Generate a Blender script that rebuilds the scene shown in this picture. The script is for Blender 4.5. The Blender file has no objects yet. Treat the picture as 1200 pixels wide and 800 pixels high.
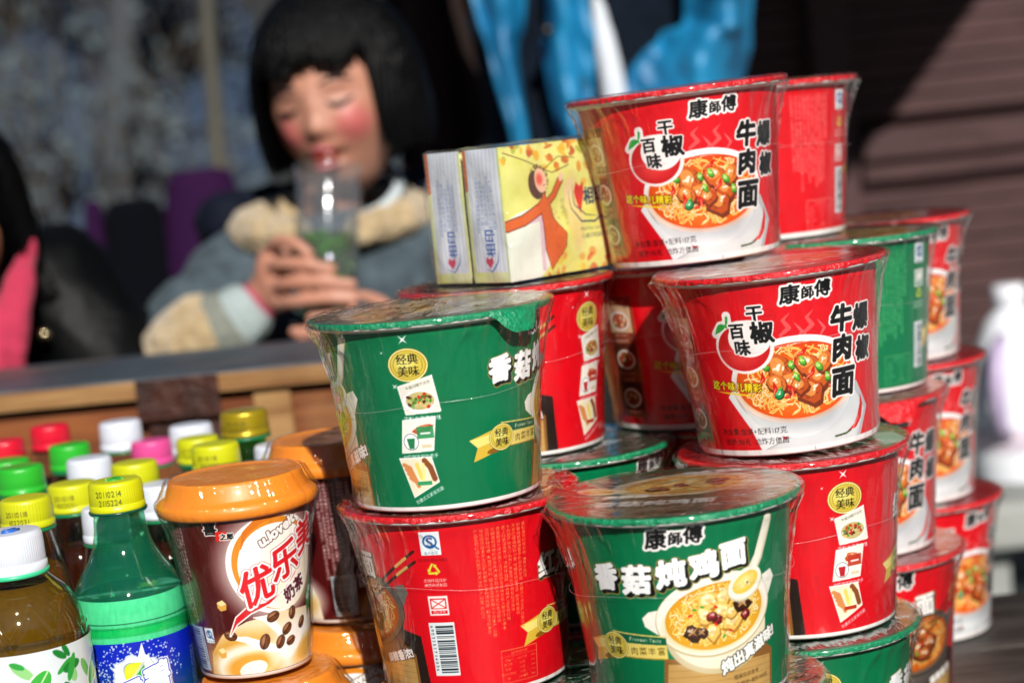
import bpy, bmesh, math, random
import numpy as np
from mathutils import Vector, Matrix, Euler, noise as mnoise
random.seed(7)
SC = bpy.context.scene
COL = SC.collection
PI = math.pi
TZ = 0.5            # height of the stall table top above the ground
SUN_AZ, SUN_EL = math.radians(11), math.radians(33)   # to the right behind the camera
S = Vector((math.sin(SUN_AZ)*math.cos(SUN_EL), -math.cos(SUN_AZ)*math.cos(SUN_EL), math.sin(SUN_EL)))

# ------------------------------------------------------------------ helpers
def lin(c):
    if isinstance(c, str):
        c = tuple(int(c[i:i+2], 16)/255 for i in (0, 2, 4))
    return tuple((x/12.92 if x <= .04045 else ((x+.055)/1.055)**2.4) for x in c)

def srgb(c):
    if isinstance(c, str):
        return np.array([int(c[i:i+2], 16)/255 for i in (0, 2, 4)], np.float32)
    return np.array(c, np.float32)

def tag(o, label=None, cat=None, group=None, kind=None):
    if label: o['label'] = label
    if cat: o['category'] = cat
    if group: o['group'] = group
    if kind: o['kind'] = kind
    return o

def empty(name, loc=(0, 0, 0), rot=(0, 0, 0), label=None, cat=None, group=None):
    o = bpy.data.objects.new(name, None); COL.objects.link(o)
    o.empty_display_size = .05
    o.location = loc; o.rotation_euler = rot
    return tag(o, label, cat, group)

def link(name, me, mats, parent=None, loc=None, smooth=True):
    o = bpy.data.objects.new(name, me); COL.objects.link(o)
    if parent: o.parent = parent
    if loc: o.location = loc
    if not isinstance(mats, (list, tuple)): mats = [mats]
    for m in mats: me.materials.append(m)
    if smooth:
        me.polygons.foreach_set('use_smooth', [True]*len(me.polygons))
    return o

def from_bm(name, bm, mats, parent=None, smooth=True):
    me = bpy.data.meshes.new(name); bm.normal_update(); bm.to_mesh(me); bm.free()
    return link(name, me, mats, parent, smooth=smooth)

def grid_mesh(name, P, close_u=False, colors=None, flip=False):
    """P: (rows, cols, 3) array of points; quads between them; colors (rows, cols, 3) linear."""
    H, W, _ = P.shape
    me = bpy.data.meshes.new(name)
    idx = np.arange(H*W).reshape(H, W)
    if close_u:
        a = idx[:-1, :]; b = np.roll(idx, -1, 1)[:-1, :]; c = np.roll(idx, -1, 1)[1:, :]; d = idx[1:, :]
    else:
        a = idx[:-1, :-1]; b = idx[:-1, 1:]; c = idx[1:, 1:]; d = idx[1:, :-1]
    q = np.stack([a, b, c, d], -1).reshape(-1, 4)
    if flip: q = q[:, ::-1]
    n = len(q)
    me.vertices.add(H*W); me.vertices.foreach_set('co', P.reshape(-1).astype(np.float32))
    me.loops.add(n*4); me.loops.foreach_set('vertex_index', q.reshape(-1).astype(np.int32))
    me.polygons.add(n); me.polygons.foreach_set('loop_start', np.arange(0, n*4, 4, dtype=np.int32))
    me.update(calc_edges=True)
    if colors is not None:
        at = me.color_attributes.new('print', 'FLOAT_COLOR', 'POINT')
        c4 = np.ones((H*W, 4), np.float32); c4[:, :3] = colors.reshape(-1, 3)
        at.data.foreach_set('color', c4.reshape(-1))
    return me

def lathe_mesh(name, prof, seg=96, fn=None, colors=None):
    """prof: list of (r, z) from bottom to top, outward normals."""
    pr = np.array(prof, np.float64); a = np.linspace(0, 2*PI, seg, endpoint=False)
    P = np.zeros((len(pr), seg, 3))
    P[:, :, 0] = pr[:, 0:1]*np.cos(a); P[:, :, 1] = pr[:, 0:1]*np.sin(a); P[:, :, 2] = pr[:, 1:2]
    if fn: P = fn(P, a, pr)
    return grid_mesh(name, P, close_u=True, colors=colors)

def spline(pts, n):
    """Catmull-Rom through pts -> n points"""
    p = np.array(pts, float); p = np.vstack([2*p[0]-p[1], p, 2*p[-1]-p[-2]])
    out = []
    for t in np.linspace(0, len(pts)-1-1e-9, n):
        i = int(t); f = t-i; a, b, c, d = p[i:i+4]
        out.append(.5*((2*b)+(-a+c)*f+(2*a-5*b+4*c-d)*f*f+(-a+3*b-3*c+d)*f**3))
    return np.array(out)

def bm_box(bm, lo, hi, M=None, bevel=0):
    r = bmesh.ops.create_cube(bm, size=1)
    vs = r['verts']
    for v in vs:
        v.co = Vector([lo[i]+(v.co[i]+.5)*(hi[i]-lo[i]) for i in range(3)])
    if bevel:
        es = list({e for v in vs for e in v.link_edges})
        g = bmesh.ops.bevel(bm, geom=es, offset=bevel, segments=2, affect='EDGES', profile=.6)
        vs = list({v for f in g['faces'] for v in f.verts} | {v for v in vs if v.is_valid})
    if M is not None:
        bmesh.ops.transform(bm, matrix=M, verts=[v for v in vs if v.is_valid])
    return vs

def tube_bm(bm, pts, radii, seg=10, cap=True):
    pts = [Vector(p) for p in pts]
    rings = []
    up = Vector((0, 0, 1))
    prev = None
    for i, p in enumerate(pts):
        d = (pts[min(i+1, len(pts)-1)]-pts[max(i-1, 0)]).normalized()
        if prev is None:
            ref = up if abs(d.dot(up)) < .95 else Vector((1, 0, 0))
            u = d.cross(ref).normalized()
        else:
            u = (prev-d*prev.dot(d)).normalized()
        prev = u; w = d.cross(u)
        r = radii[i] if hasattr(radii, '__len__') else radii
        rings.append([bm.verts.new(p+(u*math.cos(2*PI*k/seg)+w*math.sin(2*PI*k/seg))*r) for k in range(seg)])
    for a, b in zip(rings[:-1], rings[1:]):
        for k in range(seg):
            bm.faces.new((a[k], a[(k+1) % seg], b[(k+1) % seg], b[k]))
    if cap:
        bm.faces.new(rings[0][::-1]); bm.faces.new(rings[-1])
    return rings

# ------------------------------------------------------------------ materials
def new_mat(name):
    m = bpy.data.materials.new(name); m.use_nodes = True
    nt = m.node_tree; nt.nodes.clear()
    return m, nt, nt.nodes, nt.links

def principled(name, col, rough=.5, metal=0, spec=.5, coat=0, noise=None, bump=None, sheen=0, trans=0, sss=0, coords='Object', stretch=(1,1,1), coat_rough=.08):
    """noise=(scale, amount, col2) mottles the base colour; bump=(scale, strength)."""
    m, nt, N, L = new_mat(name)
    out = N.new('ShaderNodeOutputMaterial'); b = N.new('ShaderNodeBsdfPrincipled')
    L.new(b.outputs[0], out.inputs[0])
    b.inputs['Base Color'].default_value = (*lin(col), 1)
    b.inputs['Roughness'].default_value = rough; b.inputs['Metallic'].default_value = metal
    b.inputs['Specular IOR Level'].default_value = spec
    b.inputs['Coat Weight'].default_value = coat; b.inputs['Coat Roughness'].default_value = coat_rough
    b.inputs['Sheen Weight'].default_value = sheen
    b.inputs['Transmission Weight'].default_value = trans
    if sss:
        b.inputs['Subsurface Weight'].default_value = sss
        b.inputs['Subsurface Radius'].default_value = (.01, .004, .002)
        b.inputs['Subsurface Scale'].default_value = 1
    tc = N.new('ShaderNodeTexCoord'); mp = N.new('ShaderNodeMapping'); mp.inputs['Scale'].default_value = stretch
    L.new(tc.outputs[coords], mp.inputs['Vector'])
    if noise:
        sc, amt, c2 = noise
        n = N.new('ShaderNodeTexNoise'); n.inputs['Scale'].default_value = sc; n.inputs['Detail'].default_value = 6
        n.inputs['Roughness'].default_value = .6
        L.new(mp.outputs[0], n.inputs['Vector'])
        r = N.new('ShaderNodeValToRGB'); r.color_ramp.elements[0].position = .35; r.color_ramp.elements[1].position = .68
        L.new(n.outputs['Fac'], r.inputs[0])
        mx = N.new('ShaderNodeMix'); mx.data_type = 'RGBA'
        mx.inputs[6].default_value = (*lin(col), 1); mx.inputs[7].default_value = (*lin(c2), 1)
        ml = N.new('ShaderNodeMath'); ml.operation = 'MULTIPLY'; ml.inputs[1].default_value = amt
        L.new(r.outputs[0], ml.inputs[0]); L.new(ml.outputs[0], mx.inputs[0]); L.new(mx.outputs[2], b.inputs['Base Color'])
    if bump:
        n2 = N.new('ShaderNodeTexNoise'); n2.inputs['Scale'].default_value = bump[0]; n2.inputs['Detail'].default_value = 5
        L.new(mp.outputs[0], n2.inputs['Vector'])
        bp = N.new('ShaderNodeBump'); bp.inputs['Strength'].default_value = bump[1]; bp.inputs['Distance'].default_value = .01
        L.new(n2.outputs['Fac'], bp.inputs['Height']); L.new(bp.outputs[0], b.inputs['Normal'])
    return m

def print_mat(name, rough=.3, coat=.12, bump=.02, mottle=.06):
    """printed surface: colours carried by the mesh, light mottling and relief from noise nodes"""
    m, nt, N, L = new_mat(name)
    out = N.new('ShaderNodeOutputMaterial'); b = N.new('ShaderNodeBsdfPrincipled'); L.new(b.outputs[0], out.inputs[0])
    a = N.new('ShaderNodeAttribute'); a.attribute_name = 'print'
    tc = N.new('ShaderNodeTexCoord'); n = N.new('ShaderNodeTexNoise'); n.inputs['Scale'].default_value = 60; n.inputs['Detail'].default_value = 5
    L.new(tc.outputs['Object'], n.inputs['Vector'])
    hs = N.new('ShaderNodeHueSaturation'); L.new(a.outputs['Color'], hs.inputs['Color'])
    mr = N.new('ShaderNodeMapRange'); mr.inputs['From Min'].default_value = .3; mr.inputs['From Max'].default_value = .7
    mr.inputs['To Min'].default_value = 1-mottle; mr.inputs['To Max'].default_value = 1+mottle
    L.new(n.outputs['Fac'], mr.inputs[0]); L.new(mr.outputs[0], hs.inputs['Value']); L.new(hs.outputs[0], b.inputs['Base Color'])
    b.inputs['Roughness'].default_value = rough; b.inputs['Coat Weight'].default_value = coat; b.inputs['Coat Roughness'].default_value = .12
    b.inputs['Specular IOR Level'].default_value = .35
    if bump:
        n2 = N.new('ShaderNodeTexNoise'); n2.inputs['Scale'].default_value = 28; n2.inputs['Detail'].default_value = 3
        L.new(tc.outputs['Object'], n2.inputs['Vector'])
        bp = N.new('ShaderNodeBump'); bp.inputs['Strength'].default_value = bump*10; bp.inputs['Distance'].default_value = .002
        L.new(n2.outputs['Fac'], bp.inputs['Height']); L.new(bp.outputs[0], b.inputs['Normal'])
    return m

def film_mat(name, tint=(.985, .985, .985), base=.05, edge=.75, power=3.5, rough=.07, bumpscale=40, bump=.5, stretch=(1, 1, 1), milk=.0, milkcol=None):
    """thin clear plastic: see-through with a mirror sheen that grows at grazing angles and crinkles"""
    m, nt, N, L = new_mat(name)
    out = N.new('ShaderNodeOutputMaterial')
    tr = N.new('ShaderNodeBsdfTransparent'); tr.inputs[0].default_value = (*tint, 1)
    gl = N.new('ShaderNodeBsdfGlossy'); gl.inputs['Roughness'].default_value = rough; gl.inputs[0].default_value = (1, 1, 1, 1)
    tc = N.new('ShaderNodeTexCoord'); mp = N.new('ShaderNodeMapping'); mp.inputs['Scale'].default_value = stretch
    L.new(tc.outputs['Object'], mp.inputs[0])
    n = N.new('ShaderNodeTexNoise'); n.inputs['Scale'].default_value = bumpscale; n.inputs['Detail'].default_value = 4; n.inputs['Distortion'].default_value = .6
    L.new(mp.outputs[0], n.inputs['Vector'])
    bp = N.new('ShaderNodeBump'); bp.inputs['Strength'].default_value = bump; bp.inputs['Distance'].default_value = .004
    L.new(n.outputs['Fac'], bp.inputs['Height']); L.new(bp.outputs[0], gl.inputs['Normal'])
    lw = N.new('ShaderNodeLayerWeight'); lw.inputs['Blend'].default_value = .5; L.new(bp.outputs[0], lw.inputs['Normal'])
    pw = N.new('ShaderNodeMath'); pw.operation = 'POWER'; pw.inputs[1].default_value = power; L.new(lw.outputs['Facing'], pw.inputs[0])
    ma = N.new('ShaderNodeMath'); ma.operation = 'MULTIPLY_ADD'; ma.inputs[1].default_value = edge; ma.inputs[2].default_value = base
    L.new(pw.outputs[0], ma.inputs[0])
    ma.use_clamp = True
    mx = N.new('ShaderNodeMixShader'); L.new(ma.outputs[0], mx.inputs[0]); L.new(tr.outputs[0], mx.inputs[1]); L.new(gl.outputs[0], mx.inputs[2])
    last = mx
    if milk:
        df = N.new('ShaderNodeBsdfDiffuse'); df.inputs[0].default_value = (*(milkcol or (.8, .8, .8)), 1)
        m2 = N.new('ShaderNodeMixShader'); m2.inputs[0].default_value = milk
        L.new(mx.outputs[0], m2.inputs[1]); L.new(df.outputs[0], m2.inputs[2]); last = m2
    L.new(last.outputs[0], out.inputs[0])
    return m

# ------------------------------------------------------------------ printed artwork
_gl = {}
_fc = bpy.data.curves.new('glyph', 'FONT'); _fo = bpy.data.objects.new('glyph', _fc); COL.objects.link(_fo)
_fc.resolution_u = 3
def glyph(ch):
    if ch not in _gl:
        _fc.body = ch
        bpy.context.view_layer.update()
        dg = bpy.context.evaluated_depsgraph_get()
        me = bpy.data.meshes.new_from_object(_fo.evaluated_get(dg))
        me.calc_loop_triangles()
        v = np.array([x.co[:2] for x in me.vertices], np.float32).reshape(-1, 2)
        t = np.array([x.vertices[:] for x in me.loop_triangles], np.int32).reshape(-1, 3)
        adv = 1.0 if ord(ch) > 0x2e80 else ((v[:, 0].max()+.06) if len(v) else .3)
        _gl[ch] = (v[t] if len(t) else np.zeros((0, 3, 2), np.float32), adv)
        bpy.data.meshes.remove(me)
    return _gl[ch]

class Canvas:
    """flat artwork in millimetres, painted at twice the final density; x wraps round"""
    def __init__(s, w, h, bg, res=.36, wrap=True):
        s.W = int(round(w/res))*2; s.H = int(round(h/res))*2; s.w = w; s.h = h
        s.kx = s.W/w; s.ky = s.H/h; s.wrap = wrap
        s.a = np.empty((s.H, s.W, 3), np.float32); s.a[:] = srgb(bg)
    def _win(s, x0, y0, x1, y1):
        i0 = int(math.floor(x0*s.kx))-1; i1 = int(math.ceil(x1*s.kx))+2
        j0 = max(0, int(math.floor(y0*s.ky))-1); j1 = min(s.H, int(math.ceil(y1*s.ky))+2)
        if not s.wrap: i0 = max(0, i0); i1 = min(s.W, i1)
        if i1 <= i0 or j1 <= j0: return None
        ii = np.arange(i0, i1); jj = np.arange(j0, j1)
        X = (ii+.5)/s.kx; Y = (jj+.5)/s.ky
        return ii % s.W, jj, X[None, :], Y[:, None]
    def _blend(s, ii, jj, m, col, alpha=1):
        if m.dtype == bool: m = m.astype(np.float32)
        m = (m*alpha)[:, :, None]
        ix = np.ix_(jj, ii)
        c = col if isinstance(col, np.ndarray) and col.ndim == 3 else srgb(col)
        s.a[ix] = s.a[ix]*(1-m)+c*m
    def poly(s, pts, col, alpha=1):
        p = np.array(pts, np.float32)
        w = s._win(p[:, 0].min(), p[:, 1].min(), p[:, 0].max(), p[:, 1].max())
        if w is None: return
        ii, jj, X, Y = w
        m = np.zeros((len(jj), len(ii)), bool)
        for k in range(len(p)):
            (xa, ya), (xb, yb) = p[k-1], p[k]
            if ya == yb: continue
            c = ((Y > ya) != (Y > yb)) & (X < (xb-xa)*(Y-ya)/(yb-ya)+xa)
            m ^= c
        s._blend(ii, jj, m, col, alpha)
    def ell(s, cx, cy, rx, ry, col, rot=0, alpha=1, soft=0, a0=None, inner=0):
        R = max(rx, ry)*(1+soft)
        w = s._win(cx-R, cy-R, cx+R, cy+R)
        if w is None: return
        ii, jj, X, Y = w
        c, sn = math.cos(math.radians(rot)), math.sin(math.radians(rot))
        dx, dy = X-cx, Y-cy
        d = np.sqrt(((dx*c+dy*sn)/rx)**2+((-dx*sn+dy*c)/ry)**2)
        m = np.clip((1+soft-d)/(2*soft+1e-6), 0, 1) if soft else (d < 1)
        if inner: m = m*(d > inner)
        s._blend(ii, jj, m.astype(np.float32), col, alpha)
    def line(s, pts, wd, col, alpha=1, taper=False):
        p = np.array(pts, np.float32); r = wd/2
        w = s._win(p[:, 0].min()-r, p[:, 1].min()-r, p[:, 0].max()+r, p[:, 1].max()+r)
        if w is None: return
        ii, jj, X, Y = w
        D = np.full((len(jj), len(ii)), 1e9, np.float32)
        n = len(p)-1
        for k in range(n):
            a, b = p[k], p[k+1]; ab = b-a; l2 = float(ab@ab)+1e-9
            t = np.clip(((X-a[0])*ab[0]+(Y-a[1])*ab[1])/l2, 0, 1)
            d = np.hypot(X-a[0]-t*ab[0], Y-a[1]-t*ab[1])
            if taper:
                q = (k+t)/n; d = d/np.maximum(.15, np.sin(q*PI*.95+.05))
            D = np.minimum(D, d)
        s._blend(ii, jj, D < r, col, alpha)
    def rect(s, x0, y0, x1, y1, col, alpha=1):
        s.poly([(x0, y0), (x1, y0), (x1, y1), (x0, y1)], col, alpha)
    def _tmask(s, txt, size, x, y, rot, shear, sx, vert, gap):
        tris = []; px = 0
        c, sn = math.cos(math.radians(rot)), math.sin(math.radians(rot))
        adv = [glyph(ch)[1]*sx*gap for ch in txt]
        tot = sum(adv); px = -tot/2
        for k, ch in enumerate(txt):
            g = glyph(ch)[0].copy()
            if vert:
                g[:, :, 0] = (g[:, :, 0]-.5)*sx; g[:, :, 1] += (len(txt)/2-1-k)*gap+.13
            else:
                g[:, :, 0] = g[:, :, 0]*sx+px; g[:, :, 1] -= .36
                px += adv[k]
            tris.append(g)
        T = np.concatenate(tris)*size
        T[:, :, 0] += T[:, :, 1]*shear
        R = np.stack([T[:, :, 0]*c-T[:, :, 1]*sn+x, T[:, :, 0]*sn+T[:, :, 1]*c+y], -1)
        return R
    def text(s, txt, size, x, y, col, rot=0, shear=0, sx=1, bold=0, outs=(), vert=False, gap=1, alpha=1, shift=(0, 0)):
        """outs: [(width_mm, colour), ...] widest first; bold: extra stroke in mm"""
        T = s._tmask(txt, size, x, y, rot, shear, sx, vert, gap)
        if not len(T): return
        pad = max([bold]+[o[0] for o in outs])+.5
        w = s._win(T[:, :, 0].min()-pad, T[:, :, 1].min()-pad, T[:, :, 0].max()+pad, T[:, :, 1].max()+pad)
        if w is None: return
        ii, jj, X, Y = w
        xs, ys = X[0], Y[:, 0]; m = np.zeros((len(jj), len(ii)), bool)
        for a, b, c in T:
            x0 = np.searchsorted(xs, min(a[0], b[0], c[0])); x1 = np.searchsorted(xs, max(a[0], b[0], c[0]))
            y0 = np.searchsorted(ys, min(a[1], b[1], c[1])); y1 = np.searchsorted(ys, max(a[1], b[1], c[1]))
            if x1 <= x0 or y1 <= y0: continue
            gx = xs[None, x0:x1]; gy = ys[y0:y1, None]
            e1 = (b[0]-a[0])*(gy-a[1])-(b[1]-a[1])*(gx-a[0])
            e2 = (c[0]-b[0])*(gy-b[1])-(c[1]-b[1])*(gx-b[0])
            e3 = (a[0]-c[0])*(gy-c[1])-(a[1]-c[1])*(gx-c[0])
            m[y0:y1, x0:x1] |= ((e1 >= 0) & (e2 >= 0) & (e3 >= 0)) | ((e1 <= 0) & (e2 <= 0) & (e3 <= 0))
        def dil(m, r):
            if r <= 0: return m
            o = m.copy(); rx, ry = r*s.kx, r*s.ky; R = int(math.ceil(max(rx, ry)))
            for dy in range(-R, R+1):
                for dx in range(-R, R+1):
                    if (dx/rx)**2+(dy/ry)**2 > 1.0 or (dx == 0 and dy == 0): continue
                    o[max(0, dy):m.shape[0]+min(0, dy), max(0, dx):m.shape[1]+min(0, dx)] |= \
                        m[max(0, -dy):m.shape[0]+min(0, -dy), max(0, -dx):m.shape[1]+min(0, -dx)]
            return o
        for wd, c in outs:
            s._blend(ii, jj, dil(m, wd), c, alpha)
        s._blend(ii, jj, dil(m, bold) if bold else m, col, alpha)
    def done(s):
        """-> (rows, cols, 3) linear colours, row 0 = bottom"""
        a = s.a.reshape(s.H//2, 2, s.W//2, 2, 3).mean((1, 3))
        a = np.clip(a, 0, 1)
        return np.where(a <= .04045, a/12.92, ((a+.055)/1.055)**2.4)

def sample(img, u, v):
    """bilinear, u,v in 0..1"""
    H, W, _ = img.shape
    x = np.clip(u*W-.5, 0, W-1.001); y = np.clip(v*H-.5, 0, H-1.001)
    i = x.astype(int); j = y.astype(int); fx = (x-i)[..., None]; fy = (y-j)[..., None]
    return (img[j, i]*(1-fx)*(1-fy)+img[j, i+1]*fx*(1-fy)+img[j+1, i]*(1-fx)*fy+img[j+1, i+1]*fx*fy)
# ------------------------------------------------------------------ artwork for the noodle cups
KM = 61.0*PI/180     # mm of print per degree round the cup
RED, GREEN = 'd80a1a', '007044'
rnd = random.Random(11)

def blob(cv, x, y, r, col, hi=None, dark=None, sq=.75, n=11, rot=None):
    a0 = rnd.random()*6.28 if rot is None else rot
    f = [1+rnd.uniform(-.22, .22) for _ in range(n)]
    def pts(k, dx=0, dy=0):
        o = []
        for i in range(n):
            t = 2*PI*i/n; px = math.cos(t)*r*f[i]*k; py = math.sin(t)*r*sq*f[i]*k
            o.append((x+dx+px*math.cos(a0)-py*math.sin(a0), y+dy+px*math.sin(a0)+py*math.cos(a0)))
        return o
    if dark: cv.poly(pts(1.16, r*.06, -r*.2), dark, .9)
    cv.poly(pts(1), col)
    if dark:
        for _ in range(3):
            cv.line([(x+rnd.uniform(-.6, .6)*r, y+rnd.uniform(-.5, .5)*r) for _ in range(3)], r*.12, dark, .45)
    if hi:
        cv.poly(pts(.62, -r*.12, r*.14), hi, .75)
        for _ in range(5):
            cv.ell(x+rnd.uniform(-.5, .4)*r, y+rnd.uniform(-.2, .5)*r*sq, r*rnd.uniform(.08, .2), r*rnd.uniform(.06, .12), 'fff6e0', rnd.uniform(0, 90), alpha=.8)

def soup(cv, cx, cy, rx, ry, rot, kind):
    base, noo, noo2 = {'S': ('dc4408', 'fbc868', 'ffe9b4'), 'G': ('dc9a1c', 'fbdc70', 'fff0b4'), 'B': ('a8480f', 'e0a048', 'f0c878')}[kind]
    cv.ell(cx, cy, rx, ry, base, rot)
    cv.ell(cx, cy-ry*.12, rx*.9, ry*.82, {'S': 'e8650f', 'G': 'e3a92e', 'B': 'bf5c14'}[kind], rot, soft=.25)
    c, s = math.cos(math.radians(rot)), math.sin(math.radians(rot))
    def pt(u, v): return (cx+u*rx*c-v*ry*s, cy+u*rx*s+v*ry*c)
    for k in range(210):
        t = rnd.random()*6.28; q = math.sqrt(rnd.random())*.9
        u, v = q*math.cos(t), q*math.sin(t); a = rnd.random()*6.28; L = []
        for i in range(7):
            if u*u+v*v > .88: break
            L.append(pt(u, v)); a += rnd.uniform(-1.1, 1.1); u += math.cos(a)*.055; v += math.sin(a)*.09
        if len(L) > 2:
            cv.line(L, 1.15, 'b86410' if kind != 'B' else '7a3408', .55); cv.line([(x, y+.15) for x, y in L], .75, rnd.choice([noo, noo2, noo]))
    for k in range(50):
        t = rnd.random()*6.28; q = rnd.random()*.9; x, y = pt(q*math.cos(t), q*math.sin(t))
        cv.ell(x, y, rnd.uniform(.25, .7), rnd.uniform(.2, .5), {'S': 'ff9a3c', 'G': 'fff0b0', 'B': 'ffb050'}[kind], alpha=.6)
    return pt

def food(cv, cx, cy, rx, ry, rot, kind):
    pt = soup(cv, cx, cy, rx, ry, rot, kind); m = min(rx, ry*1.5)
    if kind == 'S':
        for _ in range(10):
            x, y = pt(rnd.uniform(-.7, .6), rnd.uniform(-.5, .6)); a = rnd.random()*3
            cv.line([(x, y), (x+m*.12*math.cos(a), y+m*.1*math.sin(a)), (x+m*.26*math.cos(a+.5), y+m*.22*math.sin(a+.5))], m*.065, 'b0140c', taper=True)
            cv.line([(x, y+.3), (x+m*.12*math.cos(a), y+m*.1*math.sin(a)+.3)], m*.02, 'f06040')
        for u, v, r in [(-.26, .36, .25), (.16, .42, .22), (.34, .1, .26), (-.12, .0, .2), (.2, -.32, .25), (-.34, .0, .17), (.46, .4, .17), (.02, -.14, .18)]:
            x, y = pt(u, v); blob(cv, x, y, r*m, rnd.choice(['c4581c', 'd06a24', 'b84a16']), 'f0a050', '64200a')
        for u, v in [(-.5, .45), (-.02, .12), (.36, .3), (-.32, -.25), (.1, .5), (-.08, .42), (.5, .0)]:
            x, y = pt(u, v); blob(cv, x, y, m*.085, '4fa42a', 'b5e060', '1c5a14', sq=.6)
        x, y = pt(-.33, -.3); blob(cv, x, y, m*.1, '0f8a46', '60d090', '064020', sq=.8)
        for u, v, a in [(-.42, -.35, 1.1), (-.1, -.42, 1.6), (.15, .02, .6), (.52, -.25, -.5), (-.62, -.05, .9), (.0, .65, .2)]:
            x, y = pt(u, v)
            cv.line([(x, y), (x+m*.13*math.cos(a), y+m*.13*math.sin(a)), (x+m*.25*math.cos(a+.35), y+m*.25*math.sin(a+.35))], m*.075, 'c8180e', taper=True)
            cv.line([(x, y+.25), (x+m*.13*math.cos(a), y+m*.13*math.sin(a)+.3)], m*.02, 'ff7a5a')
    elif kind == 'G':
        for u, v, r in [(-.1, .52, .24), (.18, .5, .2), (-.22, .1, .2), (.12, .1, .2), (-.16, -.45, .19), (.28, -.32, .21), (.3, -.02, .15)]:
            x, y = pt(u, v); blob(cv, x, y, r*m, 'ecc264', 'fff0b4', 'a87424')
            cv.ell(x+.3, y-.2, r*m*.35, r*m*.2, 'c08a3c', alpha=.4)
        for u, v, r in [(-.52, -.32, .17), (.55, .12, .18), (.5, .36, .11), (-.36, -.38, .12)]:
            x, y = pt(u, v); blob(cv, x, y, r*m, '3a1a0e', '6a4030', '1c0a06', sq=.85)
            cv.line([(x-r*m*.5, y-r*m*.3), (x+r*m*.5, y+r*m*.4)], r*m*.16, 'c89a5c'); cv.line([(x-r*m*.4, y+r*m*.4), (x+r*m*.4, y-r*m*.4)], r*m*.14, 'c89a5c')
        for u, v in [(-.02, -.08), (.56, -.25), (-.1, .05)]:
            x, y = pt(u, v); blob(cv, x, y, m*.1, '701418', 'b8484a', '30060a', sq=.9)
        for u, v, c in [(.0, .28, 'd42a1c'), (-.5, .2, 'd42a1c'), (-.06, -.25, 'd42a1c'), (.2, -.58, 'd8321c'), (-.25, .38, '4c9a2c'), (.05, -.68, '5aa62e'), (-.4, .35, '4c9a2c'), (.36, .55, '68b038')]:
            x, y = pt(u, v); blob(cv, x, y, m*.05, c, None, None, sq=.6)
    else:
        for u, v, r in [(-.3, .3, .25), (.1, .35, .24), (.3, -.05, .26), (-.1, -.1, .24), (-.4, -.15, .2), (.1, -.42, .22)]:
            x, y = pt(u, v); blob(cv, x, y, r*m, rnd.choice(['7a3414', '8c4018']), 'c47a40', '32100a')
        for _ in range(9):
            x, y = pt(rnd.uniform(-.7, .7), rnd.uniform(-.6, .6)); blob(cv, x, y, m*.06, rnd.choice(['5aa62e', 'd43a1c']), None, None, sq=.6)

def medal(cv, x, y, r, big=True):
    cv.ell(x, y, r*1.08, r*.95, '4a3a08'); cv.ell(x, y, r*1.05, r*.92, 'f4ec9a'); cv.ell(x, y, r*.98, r*.85, 'b8982a')
    cv.ell(x, y, r*.9, r*.78, 'd8c24a'); cv.ell(x-r*.15, y+r*.2, r*.55, r*.4, 'ece27c', soft=.5); cv.ell(x, y, r*.8, r*.69, 'a48a24', inner=.94)
    cv.text('经典', r*.62, x, y+r*.32, '2a2006', bold=.18, sx=.95); cv.text('美味', r*.62, x, y-r*.34, '2a2006', bold=.18, sx=.95)

def spark(cv, x, y, r, rot=0):
    for a in (45, 135):
        t = math.radians(a+rot); cv.line([(x-r*math.cos(t), y-r*math.sin(t)), (x, y), (x+r*math.cos(t), y+r*math.sin(t))], r*.22, 'ffffff', taper=True)
    cv.ell(x, y, r*.25, r*.25, 'ffffff')

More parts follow.
